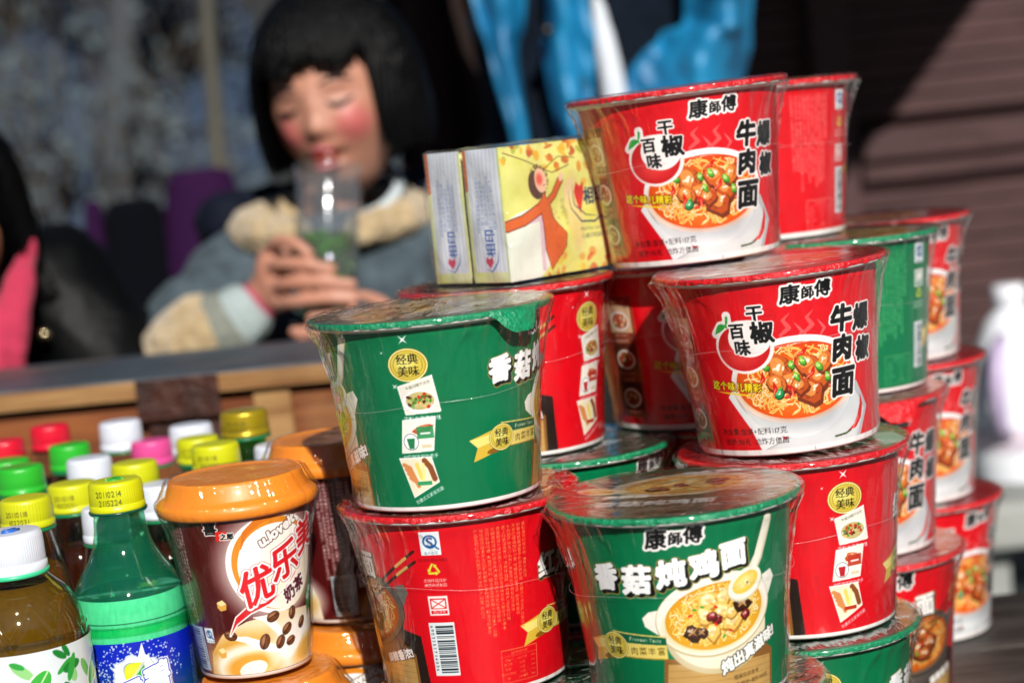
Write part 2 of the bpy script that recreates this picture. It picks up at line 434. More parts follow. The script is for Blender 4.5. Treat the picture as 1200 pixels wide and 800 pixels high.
def photos(cv, x, top):
    """three little serving pictures on a curling film strip"""
    medal(cv, x, top, 10.5)
    spark(cv, x-1, top+15, 3.2); spark(cv, x-9, top-12, 2); spark(cv, x-14, top+8, 1.2)
    for k, (dx, dy) in enumerate([(4, -20), (1, -42), (-1.5, -64.5)]):
        px, py = x+dx, top+dy
        q = [(px-11, py+7.5), (px+8, py+12.5), (px+11, py-8), (px-8.5, py-8.5)] if k != 1 else [(px-8, py+9.5), (px+10.5, py+10.5), (px+7.5, py-8.5), (px-11, py-9)]
        if k == 2: q = [(px-11, py+9.5), (px+8, py+9.5), (px+11, py-5), (px-5, py-13)]
        big = [((a-px)*1.07+px, (b-py)*1.07+py) for a, b in q]
        cv.poly(big, 'f6f4ee'); cv.poly(q, ['ece8dc', 'f2ece0', 'f3e6c8'][k])
        if k == 0:
            cv.ell(px, py-1.5, 9.4, 6.6, 'ffffff'); cv.ell(px+.4, py-1.2, 8.2, 5.3, 'c8b878')
            for _ in range(26): blob(cv, px+rnd.uniform(-6.5, 6.5), py-1.2+rnd.uniform(-3.8, 3.8), 1.25, rnd.choice(['4c8c2c', '7ab048', 'c83020', '5a2c14', 'e0c070', '3c7420']), None, None)
            cv.text('牛膜网糊不沾牙', 2.1, px, py+8, '5a5a40', rot=14)
            cv.text('肉料丰富更美味', 3.1, px+.5, py-11.6, 'ffffff', bold=.12, rot=-2)
        elif k == 1:
            blob(cv, px+3, py+4, 6, 'c0502a', 'e08a50', None, sq=.5); cv.rect(px-1, py-1.5, px+9, py+5.5, 'b8321e' if cv.kind != 'G' else '2a8a50', .9)
            cv.rect(px+1, py+1, px+7, py+2.2, 'ffffff', .8); cv.ell(px-5, py-3, 4.6, 5, 'f8f8f8'); cv.ell(px-5, py-3, 4.6, 5, '6a7a80', inner=.9)
            cv.poly([(px-7.5, py-1), (px-2.5, py-1), (px-3.5, py-7), (px-6.5, py-7)], 'b8202a' if cv.kind != 'G' else '1c7a48'); cv.rect(px+1, py-7, px+7, py-5, 'd8c8a8')
            cv.text('中空隔热碗防烫手', 2.7, px-.5, py-12, 'ffffff', bold=.12)
        else:
            for i in range(4): cv.line([(px-9+i*1.1, py+6-i*2.6), (px-5.5+i, py+4-i*2.8), (px-4.5+i, py+1-i*2.6)], 2.6, 'd88a50')
            cv.line([(px+4, py+8), (px+7, py+4), (px+9, py-3)], 3.4, '8a4a24'); cv.line([(px-1, py+6), (px+1, py-2)], 2.4, 'f0d460'); cv.line([(px+3, py+6), (px+2, py-4)], 1.6, 'f6e690')
            cv.rect(px-2, py-6.5, px+7, py-4.2, 'b8321e' if cv.kind != 'G' else '2a9a60')
            cv.text('折叠式叉更易挑面', 2.5, px+4.5, py-12.8, 'ffffff', bold=.12, rot=24)

def fine_print(cv, x0, y1, cols, rows, col, size=2.25, pitch=3.1, rows_of=None, alpha=.85):
    T = '产品名称红烧牛肉面产地天津杭州广州重庆武汉地址经济技术开发区邮编配料小麦粉精炼棕榈油淀粉食用盐白砂糖味精酱油香辛料脱水蔬菜保质期六个月生产日期见碗盖标准号贮存条件请置于阴凉干燥处避免日晒消费者服务专线食用方法将面饼及调味包放入碗中注入沸水盖上碗盖浸泡三分钟搅拌后即可食用'
    i = 0
    for c in range(cols):
        n = rows-rnd.randint(0, 6) if c != cols-1 else rows//2
        s = ''.join(T[(i+j) % len(T)] for j in range(n)); i += n
        k = 0; y = y1
        while k < len(s):
            L = rnd.randint(5, 9); seg = s[k:k+L]
            cv.text(seg, size, x0+c*pitch+rnd.uniform(-.1, .1), y-len(seg)*size*.53, col, vert=True, gap=1.05, alpha=alpha)
            y -= len(seg)*size*1.05+rnd.choice([0, 0, 1.2]); k += L

def barcode(cv, x, y, w, h, digits, left=True):
    cv.rect(x-w/2, y-h/2, x+w/2, y+h/2, 'dfe6ea'); yy = y+h/2-2
    x0 = x-w/2+(4 if left else 1.5); x1 = x+w/2-1
    while yy > y-h/2+2:
        b = rnd.choice([.5, .5, .8, 1.2]); cv.rect(x0, yy-b, x1, yy, '14222c'); yy -= b+rnd.choice([.5, .5, .7, 1.1])
    for k, d in enumerate(digits):
        cv.text(d, 3, x-w/2+1.8, y+h/2-2.5-k*(h-4)/13, '14222c', rot=-90)

def qs(cv, x, y, w, h):
    cv.rect(x-w/2, y-h/2, x+w/2, y+h/2, 'e4ecf0'); r = w*.36
    cv.ell(x, y+h*.08, r, r, '1c5a9c'); cv.ell(x, y+h*.08, r*.74, r*.74, 'e4ecf0'); cv.text('S', r*2.1, x, y+h*.06, '1c5a9c', bold=.35)
    cv.line([(x+r*.4, y+h*.08-r*.5), (x+r*1.1, y+h*.08-r*1.1)], 1, '1c5a9c'); cv.text('生产许可', 2, x, y-h*.42, '48688a')

def recyc(cv, x, y, r, col):
    P = [(x+r*math.cos(math.radians(90+120*k)), y+r*math.sin(math.radians(90+120*k))) for k in range(3)]
    for k in range(3):
        a, b = np.array(P[k]), np.array(P[(k+1) % 3])
        cv.line([a+(b-a)*.12, a+(b-a)*.72], r*.28, col); d = (b-a)/np.linalg.norm(b-a); n = np.array([-d[1], d[0]]); t = a+(b-a)*.92
        cv.poly([t, t-d*r*.45+n*r*.32, t-d*r*.45-n*r*.32], col)

def info_panel(cv, xb, xs, ink, side):
    """certificate marks and barcode at xb, fine print block at xs"""
    if cv.kind == 'G':
        order = [(96, 'q'), (78, 'm'), (65, 'r')]
    else:
        order = [(95, 'q'), (77, 'r'), (57, 'm')]
    for v, k in order:
        if k == 'q': qs(cv, xb, v, 11.5, 14)
        if k == 'r':
            recyc(cv, xb, v+2, 4.2, 'd8d83c'); cv.text('支持环境保护', 2.3, xb, v-4.6, 'f0e8d8', bold=.08); cv.text('请使用纸制品', 2.3, xb, v-7.4, 'f0e8d8', bold=.08)
        if k == 'm':
            c2 = RED if cv.kind != 'G' else '0a7a50'
            cv.rect(xb-6, v-6, xb+6, v+6, 'ece8e4'); cv.rect(xb-4.8, v-2, xb+4.8, v+4.4, c2); cv.rect(xb-4.2, v-1.4, xb+4.2, v+3.8, 'ece8e4')
            if cv.kind != 'G':
                cv.line([(xb-4.2, v-1.4), (xb+4.2, v+3.8)], .6, c2); cv.line([(xb-4.2, v+3.8), (xb+4.2, v-1.4)], .6, c2)
            cv.rect(xb-5, v-5, xb+5, v-3, c2); cv.text('禁止微波', 1.9, xb, v-4, 'f0f0f0')
    if cv.kind == 'B': cv.text('QS1200 0701 0002', 2.2, xb, 85, '5a0a10')
    barcode(cv, xb, 30, 16 if cv.kind == 'B' else 12.5, 33, '6903252714036')
    fine_print(cv, xs-17, 101, 10, 27, ink, size=2.4, alpha=1)
    x0, x1, y0, y1 = xs-8, xs+17, 5, 25
    for y in (y0, y1, y1-4): cv.line([(x0, y), (x1, y)], .3, ink, .8)
    for x in (x0, x1): cv.line([(x, y0), (x, y1)], .3, ink, .8)
    cv.text('营养成分表', 2.2, (x0+x1)/2, y1-2, ink, alpha=.8)
    for i, (a, b, c) in enumerate([('能量', '2013千焦', '24%'), ('蛋白质', '9.3克', '16%'), ('脂肪', '21克', '35%'), ('碳水化合物', '65克', '22%'), ('钠', '2150毫克', '98%')]):
        y = y1-6-i*2.9; cv.text(a, 1.9, x0+4, y, ink, alpha=.8); cv.text(b, 1.8, x0+14, y, ink, alpha=.8); cv.text(c, 1.8, x1-3, y, ink, alpha=.8)

def faint(cv, ink, a0, a1):
    for k in range(9):
        x = rnd.uniform(a0, a1)*KM; y = rnd.uniform(20, 100)
        s = ''.join(rnd.choice('面香浓味鲜美好滋味家常正宗') for _ in range(rnd.randint(3, 6)))
        cv.text(s, 3.6, x, y, ink, vert=True, alpha=.5)
    for k in range(7):
        x = rnd.uniform(a0, a1)*KM; y = rnd.uniform(10, 95); r = rnd.uniform(3, 4.5)
        cv.ell(x, y, r, r, ink, alpha=.4, inner=.9); cv.line([(x-r, y), (x+r, y)], .4, ink, .4); cv.line([(x-r*.6, y+r*.5), (x, y-r*.2), (x+r*.6, y+r*.5)], .4, ink, .4)
    for k in range(10):
        x = (a0+(a1-a0)*k/9)*KM; cv.line([(x, 4), (x+.6, 103)], .3, ink, .35)

def logo(cv, x, y, s, outl='f4f0ee'):
    cv.text('康', s*1.25, x-s*1.1, y, '08080c', outs=[(1.7, outl)], bold=.45, shear=.1)
    cv.text('師', s*.85, x+s*.0, y-s*.02, '08080c', outs=[(1.5, outl)], bold=.36, shear=.1)
    cv.text('傅', s*1.1, x+s*.98, y+s*.12, '08080c', outs=[(1.7, outl)], bold=.42, shear=.1)

def ribbon(cv, xm, v, tip):
    g = '9c7a1c'
    cv.poly([(xm-4, v+6), (xm-22, v+1), (xm-17, v-4), (xm-20, v-12), (xm+2, v-6)], 'd8b43c')
    cv.poly([(xm-22, v+1), (xm-17, v-4), (xm-4, v-1), (xm-2, v+4)], 'f0dc78'); cv.ell(xm-6, v-7, 5, 1.6, '8a5c14', rot=8)
    cv.poly([(xm, v+8), (xm+tip, v+5.5), (xm+tip, v+1.5), (xm, v+3)], '0e5c40' if cv.kind == 'G' else 'a80c14')
    cv.text('Premium Taste', 3, xm+tip*.5+4, v+4.4, 'd8f0c0', bold=.08, rot=-3)
    cv.poly([(xm, v+2.6), (xm+tip, v+1.2), (xm+tip, v-7), (xm, v-6)], 'e8d06c'); cv.line([(xm, v+8.4), (xm+tip, v+6)], .7, 'e8d06c')
    cv.line([(xm, v-6), (xm+tip, v-7)], .6, g)
    cv.text('肉菜丰富', 5, xm+tip*.5+5, v-2.4, '4a3a08', gap=1.1, bold=.12)
    medal(cv, xm, v, 8.4)

def front_S(cv, u):
    K = lambda d: (u+d)*KM
    faint(cv, 'a00a16', u-45, u+70)
    # cloth and plate
    cv.poly([(K(-34), 37), (K(-30), 42), (K(-12), 30), (K(0), 2), (K(-17), 2), (K(-22), 16)], 'eceef0')
    cv.poly([(K(-18), 2), (K(50), 2), (K(58), 20), (K(48), 38), (K(30), 30), (K(0), 10)], 'b4b8bc'); cv.poly([(K(-14), 3), (K(47), 3), (K(55), 19), (K(46), 33), (K(8), 12)], 'd3d6d8')
    # steam
    for dx in (0, 14):
        cv.line([(K(4)+dx, 68), (K(2)+dx, 73), (K(7)+dx, 77), (K(4)+dx, 82), (K(8)+dx, 86)], 2.6, 'f08a80', .55, taper=True); cv.line([(K(10)+dx, 68), (K(14)+dx, 74), (K(10)+dx, 80)], 1.8, 'f4a8a0', .5, taper=True)
    cx = K(9)
    cv.ell(cx, 42, 41, 29, 'bcc2c8'); cv.ell(cx, 40, 38, 31, 'dfe2e4'); cv.ell(cx, 45, 41.5, 27, 'f8f9fa'); cv.ell(cx+6, 22, 25, 9, 'a8adb4', soft=.4, alpha=.7)
    food(cv, cx, 44.5, 38.2, 23.6, 0, 'S')
    # chilli on the cloth
    cv.line([(K(40), 8), (K(46), 10), (K(50), 15), (K(52), 22), (K(51.5), 28)], 4, 'd01418', taper=True); cv.line([(K(44), 9), (K(49), 15)], .8, 'ff8070'); cv.line([(K(30), 6), (K(38), 6.5), (K(42), 8)], 1.2, '3a4a1c')
    # round chilli badge
    bx, bv = K(-19), 69
    cv.ell(bx, bv-1, 18.2, 16.6, 'f4e8e6'); cv.ell(bx-.5, bv-1.5, 16.2, 14.4, 'c4121a'); cv.ell(bx-3, bv-6, 10, 6, 'e8403c', soft=.6, alpha=.8); cv.ell(bx+4, bv+4, 13, 11.5, 'f6eeec')
    cv.line([(bx-17, bv+8), (bx-13, bv+13), (bx-8, bv+14), (bx-8, bv+19)], 5.4, 'f4e8e6'); cv.line([(bx-17, bv+8), (bx-13, bv+12), (bx-9, bv+13)], 4, '2c9a3c', taper=True); cv.line([(bx-9, bv+12), (bx-8, bv+18)], 1.6, '2c9a3c')
    o = [(1.3, 'f8f0ee')]
    cv.text('百', 10, bx-3, bv+9, '0a0a0e', outs=o, bold=.5); cv.text('味', 10, bx-1, bv-1.5, '0a0a0e', outs=o, bold=.5)
    cv.text('干', 10, bx+9, bv+19, '0a0a0e', outs=o, bold=.5); cv.text('椒', 14, bx+12, bv+7, '0a0a0e', outs=o, bold=.7)
    cv.text('这个味儿精彩', 6, K(-28), 43.5, 'f0d820', outs=[(.7, '6a1408')], bold=.22, rot=-6, sx=.95); cv.line([(K(-42), 41), (K(-14), 37)], 1, 'f0d820', taper=True)
    logo(cv, K(19), 97, 9.5)
    cv.ell(K(32), 104, 1, 1, 'f4e8e6', inner=.6)
    o = [(1.5, 'e0303a')]
    for ch, d, v, s in [('爆', 55, 76, 16), ('椒', 56, 56.5, 15), ('牛', 39, 77.5, 17), ('肉', 38.5, 59.5, 16), ('面', 38, 39, 19)]:
        cv.text(ch, s, K(d), v, '080606', outs=[(2.0, 'f8f2f0')], bold=.95, shear=.12)
    cv.text('净含量:面饼+配料117克', 4.6, K(-22), 15, '1c1010', bold=.16); cv.text('面饼:90克  油炸方便面', 4.6, K(-21), 8.6, '1c1010', bold=.16)

def bowl_claypot(cv, cx, v, dark=False):
    c1, c2, c3 = ('2a2624', '46403c', '6c645c') if dark else ('c8b88c', 'e8dfc4', 'f6f1e4')
    cv.poly([(cx-36, 0), (cx+38, 0), (cx+38, 26), (cx+30, 32), (cx-32, 30)], '8a5c2c'); cv.poly([(cx-34, 0), (cx+36, 0), (cx+36, 23), (cx-30, 27)], 'c09858')
    for k in range(6): cv.line([(cx-33, 3+k*4), (cx+36, 4+k*3.6)], .4, '9a6c34', .6)
    cv.ell(cx+1, v-9, 31, 22, c1); cv.ell(cx+2, v-7, 30, 21, c2); cv.ell(cx-8, v-12, 16, 12, c3, soft=.6, alpha=.6)
    cv.poly([(cx-42, v+4), (cx-38, v+7.5), (cx-30, v+9), (cx-26, v-10), (cx-35, v-5), (cx-41, v-1)], c3); cv.poly([(cx+30, v+20), (cx+37, v+22), (cx+40, v+17), (cx+35, v+8), (cx+30, v+5)], c3)
    cv.ell(cx, v+3, 35, 23.5, c1, 8); cv.ell(cx, v+3.6, 34.4, 22.8, c3 if not dark else '585048', 8)

def front_G(cv, u):
    K = lambda d: (u+d)*KM
    faint(cv, '045c34', u-70, u+60)
    cx = K(17)
    bowl_claypot(cv, cx, 50)
    food(cv, cx, 52.6, 29.5, 18.6, 8, 'G')
    # spoon
    sx, sv = K(34), 68
    cv.line([(sx+2, sv+3), (sx+9, sv+13), (sx+17, sv+33)], 6.4, 'd4c8a8', taper=False); cv.line([(sx+1.6, sv+3.6), (sx+8.6, sv+13.6), (sx+16.6, sv+33)], 5, 'f4eedc')
    cv.ell(sx, sv-1, 12, 8.4, 'd8cca8', 24); cv.ell(sx, sv, 11.6, 8, 'f6f0e0', 24); cv.ell(sx, sv+.4, 9, 5.4, 'e8c44c', 24); cv.ell(sx-1, sv+1, 6, 3.2, 'f6e088', 24, soft=.4); cv.ell(sx+1, sv, .8, .7, '6a5a1c')
    for _ in range(4): cv.ell(sx+rnd.uniform(-5, 5), sv+rnd.uniform(-2, 3), .9, .7, 'fff4c0', alpha=.7)
    ribbon(cv, K(-42), 37, 33)
    for ch, d, v, s in [('香', -41, 77, 16), ('菇', -23, 76, 16.5), ('炖', -5, 79, 16.5), ('鸡', 12, 82, 16), ('面', 27.5, 86, 15.5)]:
        cv.text(ch, s, K(d)+.9, v-1, '0a100c', outs=[(2.4, '8a8040'), (1.7, '0a1410')], bold=1.1, rot=5)
    for ch, d, v, s in [('香', -41, 77, 16), ('菇', -23, 76, 16.5), ('炖', -5, 79, 16.5), ('鸡', 12, 82, 16), ('面', 27.5, 86, 15.5)]:
        cv.text(ch, s*rnd.uniform(.96, 1.03), K(d), v, 'ffffff', bold=1.0, rot=5+rnd.uniform(-4, 4), shear=rnd.uniform(0, .14))
    logo(cv, K(-1), 99, 9.2); cv.ell(K(12), 105, .9, .9, 'e8f4ec', inner=.6)
    cv.text('炖出真滋味!', 8, K(36), 29, 'fdfdf8', outs=[(1.1, '4a4a40')], bold=.5, rot=22, shear=.2)
    cv.text('图案仅供参考', 3, K(33), 15.5, '3a2c14', bold=.1, rot=4); cv.text('净含量:面饼+配料108克', 3, K(34), 11, '3a2c14', bold=.1, rot=4)

def front_B(cv, u):
    K = lambda d: (u+d)*KM
    faint(cv, 'a80c18', u-70, u+60)
    cx = K(17)
    cv.poly([(cx-30, 0), (cx+46, 0), (cx+44, 38), (cx+30, 42)], '241814')
    bowl_claypot(cv, cx, 48, True); food(cv, cx, 51, 30, 19, 8, 'B')
    for d in (0, 4): cv.line([(cx+10, 60+d), (cx+48, 84+d*1.6)], 1.8, '3a1c0c'); cv.line([(cx+34, 75.5+d*1.3), (cx+42, 80.6+d*1.4)], 1.8, 'd8a860')
    ribbon(cv, K(-42), 37, 33)
    for i in (0, 1):
        for ch, d, v, s in [('红', -41, 71, 16), ('烧', -24, 72, 16.5), ('牛', -8, 74, 16.5), ('肉', 7, 76, 16.5), ('面', 22, 79, 17)]:
            if i == 0: cv.text(ch, s, K(d)+.8, v-.9, '2a0608', outs=[(2.0, 'a08040'), (1.5, '300808')], bold=1, rot=3)
            else: cv.text(ch, s, K(d), v, 'faf8f4', bold=.75, rot=3)
    cv.text('Roasted Beef Noodle', 4.4, K(-14), 85, 'e89a3c', bold=.15, rot=4)
    logo(cv, K(-3), 98, 11)
    cv.text('麻辣香浓!', 6.5, K(38), 24, 'f4f0ea', outs=[(.9, '3a1008')], bold=.4, rot=14)

def photo_strip(cv, u):
    x = u*KM
    cv.rect(x-13, 8, x+13, 94, 'b84a34'); cv.rect(x-12, 9, x+12, 93, '8a3c28')
    for k, v in enumerate([76, 49, 22]):
        cv.rect(x-10.5, v-8, x+10.5, v+11, ['d8b890', '5a3020', '40281c'][k])
        cv.ell(x, v, 9, 7, 'efe8dc'); cv.ell(x, v, 7.2, 5.2, ['c86a4c', 'b0481c', '8a5a2a'][k])
        for _ in range(14): blob(cv, x+rnd.uniform(-5, 5), v+rnd.uniform(-3.5, 3.5), 1.4, rnd.choice(['4c8c2c', 'c83020', 'e8d0a0', '6a2c14']), None, None)
        cv.text(['汤料十足', '椒香牛肉', '劲道面条'][k], 3, x, v+13, 'e8c8a8'); cv.text('图案仅供参考', 2.2, x, v-10, 'e8c8a8')

def make_art(kind):
    cv = Canvas(360*KM, 106, GREEN if kind == 'G' else RED); cv.kind = kind
    if kind == 'S':
        faint(cv, 'b00a18', 60, 120)
        front_S(cv, 0); front_S(cv, 180); photo_strip(cv, -66)
        info_panel(cv, 128*KM, 101*KM, 'ff9a90', 1)
    else:
        ink = '6ac078' if kind == 'G' else 'f09050'
        faint(cv, '045c34' if kind == 'G' else 'b00c18', -150, -60)
        (front_G if kind == 'G' else front_B)(cv, 0); (front_G if kind == 'G' else front_B)(cv, 180)
        photos(cv, -91*KM, 86)
        if kind == 'G': info_panel(cv, 118*KM, 92*KM, ink, 1)
        else: info_panel(cv, 72*KM, 112*KM, ink, 1)
    cv.rect(-1, 0, 400, 2.2 if kind != 'S' else 3.2, 'ece8e6')
    return cv.done()

def lid_art(kind):
    cv = Canvas(146, 146, {'G': '0c6e48', 'S': 'c8101c', 'B': 'c0101c'}[kind], res=.9, wrap=False)
    cv.kind = kind
    cv.ell(73, 73, 73, 73, {'G': '0a7a50', 'S': 'd0121e', 'B': 'cc121e'}[kind]); cv.ell(73, 73, 68, 68, {'G': '24503c', 'S': 'b81420', 'B': 'b01420'}[kind])
    if kind == 'G':
        cv.poly([(76, 132), (140, 96), (142, 60), (98, 70), (60, 100)], 'a07040'); cv.ell(80, 98, 42, 30, 'd8cca8'); food(cv, 80, 98, 34, 23, 0, 'G')
        cv.text('香菇炖鸡面', 14, 62, 52, 'f4f8f4', outs=[(1.4, '14241c')], bold=.8, rot=-10); cv.text('康師傅', 9, 46, 76, 'f4f4f0', bold=.5, rot=-8); cv.text('炖出真滋味!', 9, 104, 128, 'f4f4f0', bold=.5)
        cv.ell(30, 96, 14, 8, 'e8ddb8', -30); cv.ell(30, 96, 10, 5.4, 'e0b840', -30)
    else:
        cv.ell(82, 92, 42, 32, 'e4e4e4' if kind == 'S' else '3a302c'); food(cv, 82, 92, 35, 26, 0, kind)
        cv.text('爆椒牛肉面' if kind == 'S' else '红烧牛肉面', 14, 66, 44, 'f8f4f2', outs=[(1.4, '20080a')], bold=.8, rot=-6); cv.text('康師傅', 9, 40, 66, 'f4f4f0', bold=.5)
        cv.poly([(20, 20), (60, 8), (70, 22), (24, 36)], 'e8e4e0')
    return cv.done()

# ------------------------------------------------------------------ noodle cups
CUP_H = .1136
RIM, RTOP, RBOT = .0715, .0655, .0553
m_print = print_mat('printed_paper')
m_lidprint = print_mat('printed_lid', rough=.3, coat=.6, bump=.03)
m_rim = principled('white_paperboard', 'e8e4e0', rough=.45)
m_rimg = principled('green_lid_edge', '0d8a5c', rough=.3, coat=.5, bump=(220, .5))
m_rimr = principled('red_lid_edge', 'd8141f', rough=.3, coat=.5, bump=(220, .5))
m_film = film_mat('shrink_film', base=.022, edge=.7, power=2.8, rough=.06, bumpscale=60, bump=.75, stretch=(1, 1, .3))
m_filmtop = film_mat('shrink_film_top', base=.08, edge=.62, power=1.8, rough=.07, bumpscale=26, bump=1.0, stretch=(1, 3.2, 1))
m_seam = film_mat('film_seam', base=.18, edge=.4, power=1.5, rough=.15, bumpscale=120, bump=.8, milk=.10)

def body_mesh(kind):
    art = make_art(kind); H, W, _ = art.shape
    v = (np.arange(H)+.5)/H; r = RBOT+(RTOP-RBOT)*v; z = .001+v*.1045
    a = -PI/2+2*PI*(np.arange(W)+.5)/W
    P = np.zeros((H, W, 3)); P[..., 0] = r[:, None]*np.cos(a); P[..., 1] = r[:, None]*np.sin(a); P[..., 2] = z[:, None]
    return grid_mesh('cup_body_'+kind, P, close_u=True, colors=art)

def lid_mesh(kind):
    img = lid_art(kind); nr, na = 70, 180
    rr = np.linspace(.0005, RIM-.0006, nr)[::-1]; a = np.linspace(0, 2*PI, na, endpoint=False)
    P = np.zeros((nr, na, 3)); P[..., 0] = rr[:, None]*np.cos(a); P[..., 1] = rr[:, None]*np.sin(a)
    P[..., 2] = .1112-.0011*np.clip(1-(rr/RIM)**2, 0, 1)[:, None]+.00025*np.sin(a*7+rr[:, None]*60)*(rr[:, None]/RIM)
    C = sample(img, .5+P[..., 0]/.146, .5+P[..., 1]/.146)
    return grid_mesh('cup_lid_'+kind, P, close_u=True, colors=C)

def edge_mesh(tab_at, tab=1.0):
    """crimped edge of the peel-off lid with its pull tab"""
    rg = np.random.RandomState(3)
    def fn(P, a, pr):
        w = .0002*np.sin(a*61+3*np.sin(a*5))+.0002*np.sin(a*23+1)+.0003*np.convolve(rg.randn(len(a)+4), [.2]*5, 'valid')
        for j, k in ((0, 1.0), (1, .6)): P[j, :, 2] += w*k
        t = tab*np.exp(-(((a-tab_at+PI) % (2*PI)-PI)/.2)**4)
        for j in (0, 1, 2): P[j, :, 2] -= t*.011*(1, .7, .25)[j]
        rad = np.hypot(P[..., 0], P[..., 1]); s = 1+(.0035*t/rad)*np.array([1.2, 1, .5, 0, 0])[:, None]
        P[..., :2] *= s[..., None]
        return P
    return lathe_mesh('lid_edge', [(RIM+.0005, .1082), (RIM+.0007, .1097), (RIM+.0004, .1108), (RIM-.0002, .1113), (RIM-.0016, .11135)], 220, fn)

def rim_mesh():
    pr = [(RTOP-.0004, .1052), (RTOP+.0008, .1056), (RTOP+.002, .1066), (RIM-.0012, .1068), (RIM-.0002, .1074), (RIM+.0001, .1084), (RIM-.0006, .1094)]
    return lathe_mesh('cup_rim', pr, 128)

def base_mesh():
    return lathe_mesh('cup_base', [(.0001, .003), (RBOT-.003, .003), (RBOT-.0022, .0004), (RBOT-.0004, .0002), (RBOT+.00005, .0012)], 128)

def film_side(seed):
    rg = np.random.RandomState(seed); ph = rg.rand(30)*6.28; am = rg.rand(30)
    prof = spline([(RBOT-.001, .0004), (RBOT+.0009, .003), (RBOT+.0025, .02), (RBOT+.0047, .043), (RBOT+.0078, .067), (RBOT+.0108, .084), (RBOT+.0138, .098), (RIM+.0022, .109), (RIM+.0019, .1118), (RIM-.001, .1131)], 64)
    def fn(P, a, pr):
        z = pr[:, 1:2]; top = np.clip((z-.055)/.05, 0, 1)*(1-np.clip((z-.108)/.004, 0, 1)); low = np.exp(-((z-.004)/.006)**2)
        d = np.zeros((len(pr), len(a)))
        for k in range(14):
            n = [9, 14, 19, 23, 31, 37, 47, 58, 71, 83, 5, 97, 113, 27][k]
            d += am[k]*.00055*np.sin(n*a+ph[k]+z*(am[k+14]-.5)*160)*top/(1+k*.06)
        d += low*.0006*np.sin(41*a+ph[3])
        for k in range(13):                                # sharper pulled folds under the rim
            c = ph[k+10]; w = .015+.03*am[k]
            dd = ((a[None, :]-c-(z-.09)*(am[k+3]-.5)*14+PI) % (2*PI)-PI)
            d += .0019*np.exp(-(dd/w)**2)*top
        d -= .0011*top*(1-top)*4*(np.sin(3*a+ph[7])+.4)
        r = pr[:, 0:1]+d; r = np.maximum(r, (RBOT+(RTOP-RBOT)*np.clip(z/.106, 0, 1))+.0006)
        P[..., 0] = r*np.cos(a); P[..., 1] = r*np.sin(a)
        return P
    return lathe_mesh('film_side', prof, 260, fn)

def film_top():
    rr = np.linspace(.0005, RIM-.0004, 40)[::-1]; na = 160; a = np.linspace(0, 2*PI, na, endpoint=False)
    P = np.zeros((40, na, 3)); P[..., 0] = rr[:, None]*np.cos(a); P[..., 1] = rr[:, None]*np.sin(a)
    P[..., 2] = .1129+.00022*np.sin(a*23+rr[:, None]*220)*(rr[:, None]/RIM)**2
    return grid_mesh('film_top', P, close_u=True)

def seam_mesh(seed):
    rg = np.random.RandomState(seed); a = np.linspace(0, 2*PI, 200, endpoint=False)
    z = .064+.004*np.sin(a+rg.rand()*6)+.0008*np.sin(5*a+rg.rand()*6)
    P = np.zeros((3, 200, 3))
    for j, (dz, dr) in enumerate(((-.0002, .0), (0, .0003), (.0002, .0))):
        r = RBOT+(RTOP-RBOT)*z/.106+.0028+dr
        P[j, :, 0] = r*np.cos(a); P[j, :, 1] = r*np.sin(a); P[j, :, 2] = z+dz
    return grid_mesh('film_seam', P, close_u=True)

EDGE = {'G': m_rimg, 'S': m_rimr, 'B': m_rimr}
protos = {}
_rim, _base, _ft = rim_mesh(), base_mesh(), film_top()
_fs = [film_side(s) for s in (1, 2, 3)]; _sm = [seam_mesh(s) for s in (1, 2, 3)]
_edge = edge_mesh(0, 0)
_ftm = [False]
def cup_parts(kind, var, root, tab=None):
    if kind not in protos:
        protos[kind] = (body_mesh(kind), lid_mesh(kind), _edge.copy())
        protos[kind][0].materials.append(m_print); protos[kind][1].materials.append(m_lidprint); protos[kind][2].materials.append(EDGE[kind])
        for me in protos[kind]: me.polygons.foreach_set('use_smooth', [True]*len(me.polygons))
    if not _ftm[0]:
        _ftm[0] = True
        for me, m in [(_rim, m_rim), (_base, m_rim), (_ft, m_filmtop)]+[(x, m_film) for x in _fs]+[(x, m_seam) for x in _sm]:
            me.materials.append(m); me.polygons.foreach_set('use_smooth', [True]*len(me.polygons))
    def ob(name, me, par):
        o = bpy.data.objects.new(name, me); COL.objects.link(o); o.parent = par; return o
    body, lid, edge = protos[kind]
    b = ob('cup_body', body, root); ob('cup_rim', _rim, b); ob('cup_base', _base, b)
    l = ob('lid', lid, root)
    if tab is not None:
        edge = edge_mesh(math.radians(tab)); edge.materials.append(EDGE[kind]); edge.polygons.foreach_set('use_smooth', [True]*len(edge.polygons))
    ob('lid_edge', edge, l)
    f = ob('film_wrap', _fs[var], root); ob('film_top', _ft, f); ob('film_seam', _sm[var], f)

G_CUPS = 'shrink-wrapped cups of instant noodles stacked on the stall table'
def place_cup(kind, x, y, level, face, label, tilt=0, tab=None, var=0, lift=0):
    """face: degrees by which the print's front is turned to the right of the camera's line of sight"""
    yaw = math.radians(face)-math.atan2(x, y)
    root = empty('noodle_cup', (x, y, TZ+(level-1)*CUP_H+lift), (0, 0, yaw), label, 'noodle cup', G_CUPS)
    if tilt:
        t = math.radians(tilt)
        root.rotation_mode = 'QUATERNION'
        root.rotation_quaternion = Euler((0, t, 0)).to_quaternion() @ Euler((0, 0, yaw)).to_quaternion()
    cup_parts(kind, var, root, None if tab is None else tab-math.degrees(yaw))
    return root
